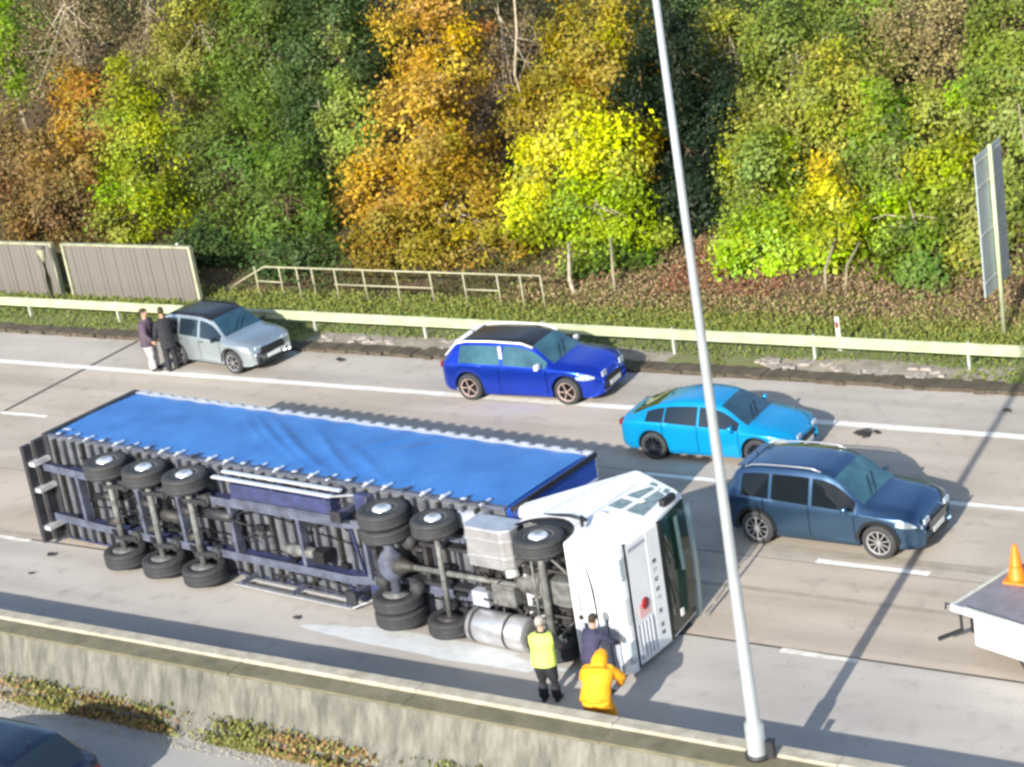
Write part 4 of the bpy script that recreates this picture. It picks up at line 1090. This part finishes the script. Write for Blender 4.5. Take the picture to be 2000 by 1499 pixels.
    for x in (xr, xf):
        for s in (-1, 1):
            MB().lathe((x, s*(W-.30), wr), (0, s, 0), [(0, ar*.99), (.02, ar*.99)], 24).build('arch_liner', M['black'], root)
            yy = s*(W-.115)
            w_ = car_wheel(root, x, yy, wr, .21, s, P['rim'], P['spokes'])
            if P.get('cladding'):
                n = 16; v = []
                for k in range(n+1):
                    a = math.pi*k/n
                    v += [(x+(ar-.005)*math.cos(a), s*(W-.005), wr+(ar-.005)*math.sin(a)), (x+(ar+.055)*math.cos(a), s*(W+.006), wr+(ar+.055)*math.sin(a))]
                MB().add(v, [(2*k, 2*k+1, 2*k+3, 2*k+2) for k in range(n)]).build('arch_trim', M['black'], root)
    # front face details
    zn = float(fn('belt', np.array([x1]))[0]); hn = float(hb[-1]); zt = float(top[-1])
    g0, g1 = P['grille']
    MB().bb(x1-.02, x1+.014, -hn*P.get('gw', .6), hn*P.get('gw', .6), g0, g1).build('grille', M['black'], root, bevel=.01)
    if P.get('chrome'):
        for k in range(3):
            z = g0+(g1-g0)*(k+1)/4
            MB().bb(x1+.015, x1+.022, -hn*P.get('gw', .6)*.95, hn*P.get('gw', .6)*.95, z-.008, z+.008).build('grille_bar', M['alu'], root)
    MB().bb(x1-.02, x1+.012, -hn*.8, hn*.8, .26, .36).build('lower_intake', M['black'], root, bevel=.01)
    zp = P.get('plate_z', .45)
    MB().bb(x1+.016, x1+.026, -.26, .26, zp-.055, zp+.055).build('number_plate', M['plate'], root)
    # headlights follow the corner
    hx, hz0, hl, hh = P['head']
    for s in (-1, 1):
        v = []; n = 7
        for k in range(n+1):
            x = hx+hl*k/n; w = float(fn('hw', np.array([min(x, x1)]))[0])
            b = min(float(fn('belt', np.array([min(x, x1)]))[0]), float(fn('top', np.array([min(x, x1)]))[0])-.03)
            zc = hz0+(0.02*(1-k/n))
            f = .5+.5*math.sin(math.pi*(k+.6)/(n+1.2))
            v += [(x, s*(w*1.0+.004), zc-hh*f/2), (x, s*(w*.99+.006), min(zc+hh*f/2, b+.0))]
        o = MB().add(v, [(2*k, 2*k+1, 2*k+3, 2*k+2) for k in range(n)], True)
        o.bb(x1-.03, x1+.010, s*hn*.62, s*hn*.97, hz0-hh*.4, hz0+hh*.4)
        o.build('headlight', M['lamp_clear'], root)
        # tail light
        wz = float(hb[2]); tz = P['tail']
        MB().bb(x0-.012, x0+.10, s*wz*.72, s*(wz*.99+.012), tz-.06, tz+.08).build('tail_light', M['tail_red'], root, bevel=.015)
        # mirror
        mx = P['mirror']; mb_ = float(fn('belt', np.array([mx]))[0]); mw = float(fn('hw', np.array([mx]))[0])
        MB().box((mx, s*(mw+.09), mb_+.08), (.11, .2, .13), taper=.85).build('door_mirror', P.get('mirror_mat', pm), root, bevel=.03)
        for a, b in zip(seams[:-1], seams[1:]):
            xh = a+.14; w = float(fn('hw', np.array([xh]))[0]); zh = float(fn('belt', np.array([xh]))[0])-.11
            MB().bb(xh-.08, xh+.08, s*(w-.005), s*(w+.022), zh-.012, zh+.014).build('door_handle', P.get('handle', pm), root, bevel=.006)
        if P.get('rails'):
            ra, rb_ = P['rails']; n = 9
            pts = [(ra+(rb_-ra)*k/n, s*(float(fn('hwt', np.array([ra+(rb_-ra)*k/n]))[0])*.93), float(fn('top', np.array([ra+(rb_-ra)*k/n]))[0])+(.03 if 0 < k < n else -.01)) for k in range(n+1)]
            MB().tube(pts, .016, 6).build('roof_rail', M[P.get('rail_mat', 'black')], root)
    if P.get('spoiler'):
        sx, sz, sw = P['spoiler']
        MB().prism([(sx-.07, sz-.02), (sx+.14, sz+.01), (sx+.14, sz+.03), (sx-.07, sz+.01)], -sw, sw).build('roof_spoiler', P.get('spoiler_mat', pm), root, bevel=.01)
    for k, s in enumerate((-1, 1)):
        MB().tube([(ws[1]+.02, s*.1-.3, float(fn('top', np.array([ws[1]]))[0])+.012), (ws[1]-.3, s*.1+.2, float(fn('top', np.array([ws[1]-.3]))[0])+.012)], .009, 4).build('wiper', M['black'], root)
    # aerial
    MB().tube([(rg[1]+.15, 0, float(fn('top', np.array([rg[1]+.15]))[0])), (rg[1]+.03, 0, float(fn('top', np.array([rg[1]+.15]))[0])+.13)], [.016, .005], 6).build('aerial', M['black'], root)
    return root

p_suv = paint('paint_steel_blue', (.085, .175, .30), .9)
p_cyan = paint('paint_bright_blue', (.0, .34, .70), .35)
p_blue = paint('paint_royal_blue', (.02, .09, .80), .88)
p_silver = paint('paint_silver', (.50, .58, .62), .75)
p_dark = paint('paint_dark_blue', (.02, .035, .075), .7)

SUV = dict(side_mat='glass_dark', paint=p_suv, wx=(-1.33, 1.33), wr=.36, rim='rim_silver', spokes=10, cladding=True,
  top=[(-2.22, .84), (-2.17, 1.02), (-2.05, 1.12), (-1.78, 1.50), (-1.6, 1.58), (-1.1, 1.635), (-.4, 1.655), (.15, 1.62), (.42, 1.53), (1.02, 1.10), (1.12, 1.07), (1.6, 1.02), (1.95, .94), (2.12, .82), (2.2, .68)],
  belt=[(-2.22, .80), (-2.1, 1.0), (-1.5, 1.07), (-.6, 1.02), (.6, .97), (1.2, .94), (1.7, .90), (2.0, .82), (2.2, .62)],
  hw=[(-2.22, .70), (-2.15, .80), (-1.95, .89), (-1.3, .925), (0, .92), (1.3, .925), (1.75, .90), (2.0, .83), (2.14, .74), (2.2, .62)],
  hwt=[(-2.22, .6), (-2.0, .64), (-1.6, .64), (-.5, .66), (.3, .64), (.9, .74), (1.15, .82), (1.7, .78), (2.0, .70), (2.2, .5)],
  sill=[(-2.22, .36), (-2.0, .30), (-1, .24), (1, .24), (2.0, .25), (2.2, .30)],
  doors=[-1.12, -.12, .86], side_glass=[(-1.62, -1.0), (-.94, -.12), (-.05, .86)], windscreen=(.40, 1.03), rear_glass=(-2.08, -1.74),
  grille=(.46, .72), gw=.66, head=(1.72, .77, .46, .13), tail=.92, mirror=.72, rails=(-1.6, .1), rail_mat='alu', plate_z=.47, spoiler=(-1.72, 1.57, .55), ws_mat='glass_teal', chrome=True)
car('suv_car', 'dark steel blue crossover with roof rails, largest car and nearest on the right', SUV, (-16.15, 32.78, 0), R(-1.5))

CYAN = dict(paint=p_cyan, wx=(-1.30, 1.38), wr=.34, rim='rim_black', spokes=10, roofmat=None,
  top=[(-2.2, .82), (-2.15, .96), (-1.95, 1.02), (-1.2, 1.30), (-.7, 1.40), (-.15, 1.44), (.25, 1.41), (.5, 1.34), (1.15, .98), (1.25, .95), (1.7, .88), (2.05, .76), (2.2, .66), (2.28, .54)],
  belt=[(-2.2, .78), (-2.0, .94), (-1.3, .97), (-.3, .93), (.8, .88), (1.3, .84), (1.8, .78), (2.1, .68), (2.28, .50)],
  hw=[(-2.2, .70), (-2.12, .80), (-1.9, .88), (-1.2, .915), (0, .90), (1.4, .915), (1.8, .88), (2.08, .78), (2.2, .66), (2.28, .55)],
  hwt=[(-2.2, .62), (-1.9, .66), (-1.2, .58), (-.3, .61), (.4, .60), (1.0, .72), (1.3, .80), (1.8, .76), (2.1, .62), (2.28, .4)],
  sill=[(-2.2, .32), (-2.0, .26), (-1, .19), (1, .19), (2.0, .20), (2.28, .24)],
  doors=[-1.0, -.1, .95], side_glass=[(-1.45, -.98), (-.95, -.1), (-.05, .95)], windscreen=(.46, 1.16), rear_glass=(-1.92, -1.2),
  grille=(.40, .56), gw=.6, head=(1.72, .66, .44, .11), tail=.84, mirror=.82, plate_z=.36, ws_mat='glass_blue', side_mat='glass')
car('saloon_car', 'bright turquoise blue sloping-back car behind the steel blue crossover', CYAN, (-20.55, 36.26, 0), R(1.5), .965)

HOT = dict(paint=p_blue, wx=(-1.33, 1.33), wr=.335, rim='rim_copper', spokes=5,
  top=[(-2.12, .80), (-2.08, .98), (-1.98, 1.08), (-1.70, 1.36), (-1.5, 1.42), (-.8, 1.46), (-.1, 1.46), (.2, 1.42), (.45, 1.33), (1.0, 1.0), (1.12, .97), (1.6, .90), (1.95, .80), (2.08, .70), (2.16, .56)],
  belt=[(-2.12, .76), (-2.0, .92), (-1.4, .96), (-.4, .93), (.8, .89), (1.3, .87), (1.75, .80), (2.0, .70), (2.16, .52)],
  hw=[(-2.12, .70), (-2.05, .80), (-1.85, .87), (-1.3, .91), (0, .89), (1.3, .91), (1.7, .87), (1.95, .78), (2.08, .68), (2.16, .56)],
  hwt=[(-2.12, .6), (-1.9, .62), (-1.5, .60), (-.5, .63), (.3, .60), (.9, .72), (1.2, .80), (1.7, .74), (2.0, .62), (2.16, .42)],
  sill=[(-2.12, .30), (-1.9, .24), (-1, .18), (1, .18), (1.9, .18), (2.16, .22)],
  doors=[-.45, .85], side_glass=[(-1.55, -.42), (-.32, .85)], windscreen=(.42, 1.02), rear_glass=(-2.02, -1.66),
  grille=(.38, .56), gw=.6, head=(1.62, .68, .42, .15), tail=.84, mirror=.70, mirror_mat=M['plate'], plate_z=.36, spoiler=(-1.66, 1.40, .56), spoiler_mat=M['plate'], ws_mat='glass_teal', side_mat='glass_teal', roofmat='black_gloss')
hot = car('hatchback_car', 'deep royal blue hatchback with dark roof, white roof edge and copper wheels', HOT, (-27.14, 38.86, 0), R(3), 1.07)
for s in (-1, 1):
    MB().tube([(-2.0, s*.66, 1.06), (-1.68, s*.625, 1.36), (-1.4, s*.62, 1.42), (-.7, s*.645, 1.445), (.15, s*.63, 1.41), (.45, s*.625, 1.31)], .026, 6).build('roof_stripe', M['plate'], hot)
    MB().bb(-.41, -.34, s*.80, s*.74, .93, 1.37).build('white_pillar', M['plate'], hot)

JEEP = dict(paint=p_silver, wx=(-1.24, 1.26), wr=.36, rim='rim_silver', spokes=7, cladding=True,
  top=[(-2.12, .92), (-2.08, 1.06), (-1.98, 1.18), (-1.76, 1.50), (-1.58, 1.58), (-1.0, 1.63), (-.2, 1.64), (.15, 1.60), (.38, 1.52), (.98, 1.12), (1.08, 1.08), (1.6, 1.03), (1.9, .95), (2.04, .84), (2.12, .68)],
  belt=[(-2.12, .88), (-1.95, 1.03), (-1.3, 1.05), (-.2, 1.02), (.7, .98), (1.2, .95), (1.7, .90), (1.95, .82), (2.12, .62)],
  hw=[(-2.12, .74), (-2.04, .83), (-1.85, .89), (-1.2, .92), (0, .91), (1.25, .92), (1.7, .90), (1.95, .83), (2.06, .76), (2.12, .68)],
  hwt=[(-2.12, .62), (-1.8, .66), (-1, .67), (0, .67), (.4, .65), (.9, .76), (1.15, .82), (1.65, .79), (1.95, .72), (2.12, .56)],
  sill=[(-2.12, .36), (-1.9, .30), (-1, .25), (1, .25), (1.9, .27), (2.12, .32)],
  doors=[-1.05, -.12, .82], side_glass=[(-1.62, -1.1), (-.98, -.16), (-.06, .86)], windscreen=(.36, 1.0), rear_glass=(-2.02, -1.72),
  grille=(.54, .76), gw=.66, head=(1.72, .80, .34, .11), tail=.95, mirror=.72, mirror_mat=M['black'], rails=(-1.5, .1), plate_z=.46, ws_mat='glass_blue', handle=M['black'], roofmat='black_gloss')  # dark roof: reflected surroundings put into the roof colour
jp = car('compact_suv_car', 'silver grey compact off-roader stopped at the left by the board fence', JEEP, (-38.10, 39.42, 0), R(-8), .96)
for s in (-1, 1):
    MB().lathe((2.06, s*.56, .42), (1, s*.15, 0), [(0, .085), (.06, .085)], 16).build('fog_lamp', M['black'], jp)

NEAR = dict(paint=p_dark, wx=(-1.33, 1.33), wr=.35, rim='rim_silver', spokes=8,
  top=[(-2.22, .84), (-2.17, .98), (-2.05, 1.07), (-1.60, 1.40), (-1.4, 1.47), (-.8, 1.52), (-.2, 1.52), (.15, 1.48), (.42, 1.38), (1.02, 1.04), (1.12, 1.01), (1.6, .95), (1.95, .86), (2.12, .76), (2.2, .62)],
  belt=[(-2.22, .80), (-2.0, .96), (-1.4, 1.0), (-.6, .97), (.6, .93), (1.2, .90), (1.7, .84), (2.0, .76), (2.2, .58)],
  hw=SUV['hw'], hwt=SUV['hwt'], sill=SUV['sill'], doors=SUV['doors'], side_glass=SUV['side_glass'], windscreen=(.40, 1.03), rear_glass=(-2.08, -1.52),
  grille=(.46, .66), head=(1.72, .73, .46, .13), tail=.74, mirror=.72)
car('dark_hatchback_car', 'very dark blue car cut off by the bottom left corner, on the near carriageway', NEAR, (-26.85, 19.35, -.26), R(180))

# ------------------------------------------------------------------ works truck with cones at the right edge
def works_truck():
    root = empty('works_truck', (-12.12, 28.68, 0), R(-18))
    tag(root, 'white works truck with grey flat deck cut off by the right edge of the picture', 'works truck')
    # local x runs along the deck towards the right edge, y across it away from the camera
    for k in range(12):
        MB().bb(.05+k*.3, .05+k*.3+.292, .0, 1.9, .97, 1.0+.004*(k % 2)).build('deck_board', M['deck_grey'], root)
    MB().bb(0, 4.2, -.05, 0, .90, 1.03).build('deck_edge', M['alu_bright'], root, bevel=.008)
    MB().bb(0, .05, 0, 1.9, .90, 1.03).build('deck_edge', M['galv'], root, bevel=.008)
    MB().bb(.45, 4.2, .0, .04, .33, .88).build('side_panel', M['cab_white'], root, bevel=.02)
    MB().bb(.45, .5, .05, 1.85, .33, .88).build('tail_panel', M['cab_white'], root, bevel=.02)
    MB().bb(.3, 4.2, .1, 1.8, .5, .96).build('chassis_frame', M['black'], root)
    MB().bar((.2, -.02, .88), (.22, -.04, .58), .05).build('lamp_bracket', M['black'], root)
    MB().bar((.24, -.04, .60), (-.12, -.28, .42), .06).build('tow_arm', M['black'], root)
    MB().tube([(.02, -.02, 1.0), (-.1, -.03, 1.02), (-.12, -.03, .9)], .02, 5).build('corner_hook', M['dark_metal'], root)
    MB().tube([(.3, -.03, 1.06), (3.8, -.03, 1.06)], .018, 6).build('side_rail', M['galv'], root)
    for k in range(5):
        MB().bb(.4+k*.8, .44+k*.8, -.05, -.01, 1.0, 1.06).build('rail_bracket', M['galv'], root)
    MB().bb(1.6, 1.64, .0, 1.9, 1.0, 1.012).build('deck_strap', M['cab_grey'], root)
    for x in (1.6, 3.4):
        for y in (.22, 1.7):
            car_wheel(root, x, y, .36, .24, -1 if y < 1 else 1, 'rim_silver', 6)
    MB().bb(4.25, 6.0, 0, 1.9, .35, 1.3).build('cab_lower', M['cab_white'], root, bevel=.05)
    MB().prism([(4.3, 1.3), (5.9, 1.3), (5.5, 2.1), (4.4, 2.15)], .08, 1.82).build('cab_upper', M['cab_white'], root, bevel=.05)
    MB().prism([(4.45, 1.36), (5.7, 1.36), (5.4, 2.0), (4.5, 2.0)], .06, .075).build('side_window', M['glass'], root)
    return root
works_truck()
def cone(x, y, z, label):
    c = empty('traffic_cone', (x, y, z)); tag(c, label, 'traffic cone', 'cones on the works truck')
    MB().bb(-.2, .2, -.2, .2, 0, .05).build('base', M['orange_cone'], c, bevel=.02)
    MB().lathe((0, 0, .05), (0, 0, 1), [(0, .17), (.03, .15), (.62, .05), (.66, .03)], 20).build('cone_body', M['orange_cone'], c)
    MB().lathe((0, 0, .30), (0, 0, 1), [(0, .113), (.15, .085)], 20).build('sleeve', M['orange_cone'], c)
cone(-11.34, 29.82, 1.0, 'orange traffic cone standing on the grey truck deck, nearer the left')
cone(-10.85, 29.6, 1.0, 'orange traffic cone on the truck deck at the very right edge')

# ------------------------------------------------------------------ people
def ring_loft(mb, rings, n=20):
    """rings = (centre, half width along y, half depth along u, u direction)"""
    vs = []; fs = []
    for c, wy, wu, u in rings:
        for k in range(n):
            a = 2*math.pi*k/n
            vs.append(Vector(c)+Vector((0, 1, 0))*wy*math.cos(a)+Vector(u)*wu*math.sin(a))
    for i in range(len(rings)-1):
        for k in range(n): fs.append((i*n+k, i*n+(k+1) % n, (i+1)*n+(k+1) % n, (i+1)*n+k))
    fs += [tuple(reversed(range(n))), tuple((len(rings)-1)*n+k for k in range(n))]
    mb.add(vs, fs, True)

def fused(mb, name, m, parent, vox):
    o = mb.build(name, M[m], parent)
    r = o.modifiers.new('fuse', 'REMESH'); r.mode = 'VOXEL'; r.voxel_size = vox; r.use_smooth_shade = True
    s = o.modifiers.new('smooth', 'SMOOTH'); s.factor = .5; s.iterations = 3
    return o

def person(label, loc, yaw, H, lean, arms, legs, top, bottom, hair='hair', bare_arms=False, vest=None, coat_len=.0, hood=False, hat=None, bands=False, bulk=1.0, headlean=None, stout=1.0):
    root = empty('person', loc, yaw); tag(root, label, 'person')
    s = H/1.75; root.scale = (s*stout, s*stout, s)
    V = Vector
    d = V((math.sin(lean), 0, math.cos(lean))); hl = lean*.5 if headlean is None else headlean
    d2 = V((math.sin(hl), 0, math.cos(hl)))
    u = V((math.cos(lean), 0, -math.sin(lean))); u2 = V((math.cos(hl), 0, -math.sin(hl)))
    hip = V((-.10*math.sin(lean)*2, 0, .93)); ch = hip+d*.33; nb = hip+d*.54; hc = nb+d2*.21
    sh = {1: nb-d*.06+V((0, .185, 0)), -1: nb-d*.06-V((0, .185, 0))}
    b = MB()
    ring_loft(b, [(hip-d*.06, .15, .10, u), (hip+d*.06, .15, .10, u), (hip+d*.20, .135, .09, u), (ch, .165, .11, u), (nb-d*.06, .17, .09, u), (nb, .07, .06, u)])
    b.tube([nb-d*.03, nb+d2*.10, hc-d2*.04], [.062, .055, .055], 12)
    ring_loft(b, [(hc-d2*.11+u2*.02, .035, .045, u2), (hc-d2*.07+u2*.012, .058, .072, u2), (hc-d2*.01, .074, .092, u2), (hc+d2*.05, .074, .094, u2), (hc+d2*.095, .055, .07, u2), (hc+d2*.118, .02, .03, u2)], 18)
    b.box(hc+u2*.098-d2*.012, (.035, .024, .045), Matrix.Rotation(hl, 3, 'Y'))
    for q in (1, -1): b.box(hc+V((0, q*.078, 0)), (.03, .014, .055))
    ar = {}
    for q in (1, -1):
        e = sh[q]+V(arms[q][0]); w = e+V(arms[q][1]); ar[q] = (sh[q], e, w)
        b.tube([sh[q], e, w], [.052, .042, .028], 12)
        f = (w-e).normalized(); side = f.cross(V((0, q, 0))); side = side.normalized() if side.length > .1 else V((0, 0, 1))
        palm = w+f*.06
        b.tube([w, palm, palm+f*.03], [.026, .034, .028], 8)
        sd = f.cross(side)
        for k, (off, ln) in enumerate(((-.026, .062), (-.009, .072), (.009, .068), (.026, .055))):
            p0 = palm+f*.02+side*off; p1 = p0+f*ln*.6; p2 = p1+f*ln*.35+sd*.022
            b.tube([p0, p1, p2], [.011, .0105, .009], 6)
        b.tube([w+f*.02+side*-.02, w+f*.045+side*-.05, w+f*.085+side*-.055], [.013, .012, .010], 6)
    lg = {}
    for q in (1, -1):
        h0 = hip+V((0, q*.09, -.03)); kn = V(legs[q][0]); an = V(legs[q][1]); lg[q] = (h0, kn, an)
        b.tube([h0, h0.lerp(kn, .5), kn, kn.lerp(an, .4), an], [.085, .075, .055, .055, .036], 12)
        b.tube([an, an+V((.06, 0, -.04)), an+V((.16, q*.01, -.05))], [.036, .036, .026], 8)
    fused(b, 'body', 'skin', root, .012)
    # trousers
    t = MB()
    ring_loft(t, [(hip-d*.10, .165, .125, u), (hip+d*.02, .17, .125, u), (hip+d*.11, .155, .115, u)])
    for q in (1, -1):
        h0, kn, an = lg[q]
        t.tube([h0, h0.lerp(kn, .5), kn, kn.lerp(an, .5), an+V((0, 0, .02))], [.105*bulk, .098*bulk, .08*bulk, .078*bulk, .075*bulk], 12)
    fused(t, 'trousers', bottom, root, .018)
    # boots
    for q in (1, -1):
        an = lg[q][2]; m = MB()
        m.tube([an+V((0, 0, .06)), an+V((0, 0, -.01))], [.05, .052], 10)
        m.tube([an+V((-.05, 0, -.045)), an+V((.05, 0, -.035)), an+V((.15, q*.01, -.045)), an+V((.19, q*.01, -.05))], [.035, .044, .04, .024], 10)
        fused(m, 'boot', 'boot', root, .012)
    # jacket
    j = MB(); bk = bulk
    ring_loft(j, [(hip-d*(.06+coat_len), .185*bk, .145*bk, u), (hip+d*.08, .178*bk, .135*bk, u), (hip+d*.22, .168*bk, .13*bk, u), (ch+d*.04, .19*bk, .145*bk, u), (nb-d*.06, .195*bk, .125*bk, u), (nb+d*.01, .10, .09, u), (nb+d*.04, .085, .075, u)])
    for q in (1, -1):
        a, e, w = ar[q]
        a2 = a-V((0, q*.03, 0))
        if bare_arms: j.tube([a2, a.lerp(e, .8)], [.08, .065], 12)
        else: j.tube([a2, a.lerp(e, .5), e, e.lerp(w, .5), w], [.082*bk, .072*bk, .064*bk, .056*bk, .048*bk], 12)
    if hood:
        ring_loft(j, [(nb-d*.02-u*.03, .13, .11, u2), (hc-d2*.09-u2*.02, .135, .135, u2), (hc+d2*.03-u2*.012, .12, .125, u2), (hc+d2*.11-u2*.02, .08, .085, u2), (hc+d2*.14-u2*.02, .03, .03, u2)])
    jo = fused(j, 'jacket', top, root, .016)
    if vest:
        v = MB()
        e = .022
        ring_loft(v, [(hip-d*.10, .185*bk+e, .145*bk+e, u), (hip+d*.08, .178*bk+e, .135*bk+e, u), (hip+d*.22, .168*bk+e, .13*bk+e, u), (ch+d*.04, .19*bk+e, .145*bk+e, u), (nb-d*.06, .195*bk+e, .125*bk+e, u), (nb+d*.012, .10+e, .09+e, u)])
        fused(v, 'hi_vis_vest', vest, root, .014)
    if bands:
        wy = .215 if vest else .19*bk+.012; wu = .175 if vest else .15*bk+.012
        for h in (.10, .27):
            rr = MB(); n = 28; vs = []
            for hh in (h-.025, h+.025):
                for k in range(n):
                    a = 2*math.pi*k/n; vs.append(hip+d*hh+V((0, 1, 0))*wy*math.cos(a)+u*wu*math.sin(a))
            rr.add(vs, [(k, (k+1) % n, n+(k+1) % n, n+k) for k in range(n)], True).build('reflective_band', M['reflective'], root)
    # hair or headgear
    if not hood:
        hh = MB()
        ring_loft(hh, [(hc-d2*.035-u2*.030, .072, .078, u2), (hc+d2*.03-u2*.018, .083, .098, u2), (hc+d2*.075-u2*.010, .080, .098, u2), (hc+d2*.115-u2*.008, .058, .072, u2), (hc+d2*.134-u2*.006, .02, .03, u2)], 18)
        hh.build('hair' if hat is None else 'helmet', M[hair if hat is None else hat], root)
    for q in (1, -1):
        MB().lathe(hc+u2*.088+V((0, q*.03, 0))+d2*.012, u2, [(0, .010), (.006, .008)], 8).build('eye', M['black'], root)
    return root

stand = {1: ((.02, .11, .50), (-.02, .12, .085)), -1: ((.03, -.10, .50), (.02, -.11, .085))}
wide = {1: ((.05, .15, .50), (-.04, .18, .085)), -1: ((.10, -.13, .49), (.12, -.16, .085))}
person('person in a yellow-green hi-vis vest and black trousers standing at the lorry cab', (-18.40, 25.18, 0), R(97), 1.64, R(8),
       {1: ((.04, .07, -.27), (.16, -.01, -.19)), -1: ((.10, -.08, -.25), (.22, .03, -.08))}, stand, 'cloth_black', 'cloth_black', vest='hivis_yellow', bulk=1.15, hair='hair_grey', stout=1.12)
person('person in orange hi-vis jacket and trousers bending between the barrier and the cab', (-16.80, 24.34, 0), R(104), 1.68, R(40),
       {1: ((.14, .12, -.24), (.12, -.08, -.20)), -1: ((.15, -.12, -.22), (.12, .06, -.21))}, wide, 'hivis_orange', 'hivis_orange', bulk=1.42, hood=True, headlean=R(72), stout=1.12)
person('person in a dark plum jacket and pale trousers, left one beside the silver car', (-40.0, 38.30, 0), R(20), 1.84, R(4),
       {1: ((.02, .10, -.27), (.12, .02, -.22)), -1: ((.03, -.08, -.28), (.14, .02, -.20))}, stand, 'cloth_plum', 'denim_pale', bulk=1.3, coat_len=.12, hair='hair', stout=1.15)
person('person dressed all in black standing right of the pair against the silver car', (-39.34, 38.38, 0), R(150), 1.88, R(2),
       {1: ((.03, .08, -.28), (.10, .02, -.24)), -1: ((.06, -.08, -.27), (.20, .02, -.12))}, stand, 'cloth_black', 'cloth_black', coat_len=.2, bulk=1.15)
person('person in navy work clothes leaning at the cab corner behind the orange figure', (-17.62, 25.55, 0), R(84), 1.60, R(24),
       {1: ((.16, .10, -.22), (.20, -.02, -.12)), -1: ((.18, -.10, -.2), (.20, .02, -.15))}, wide, 'cloth_navy', 'cloth_navy', bulk=1.1)
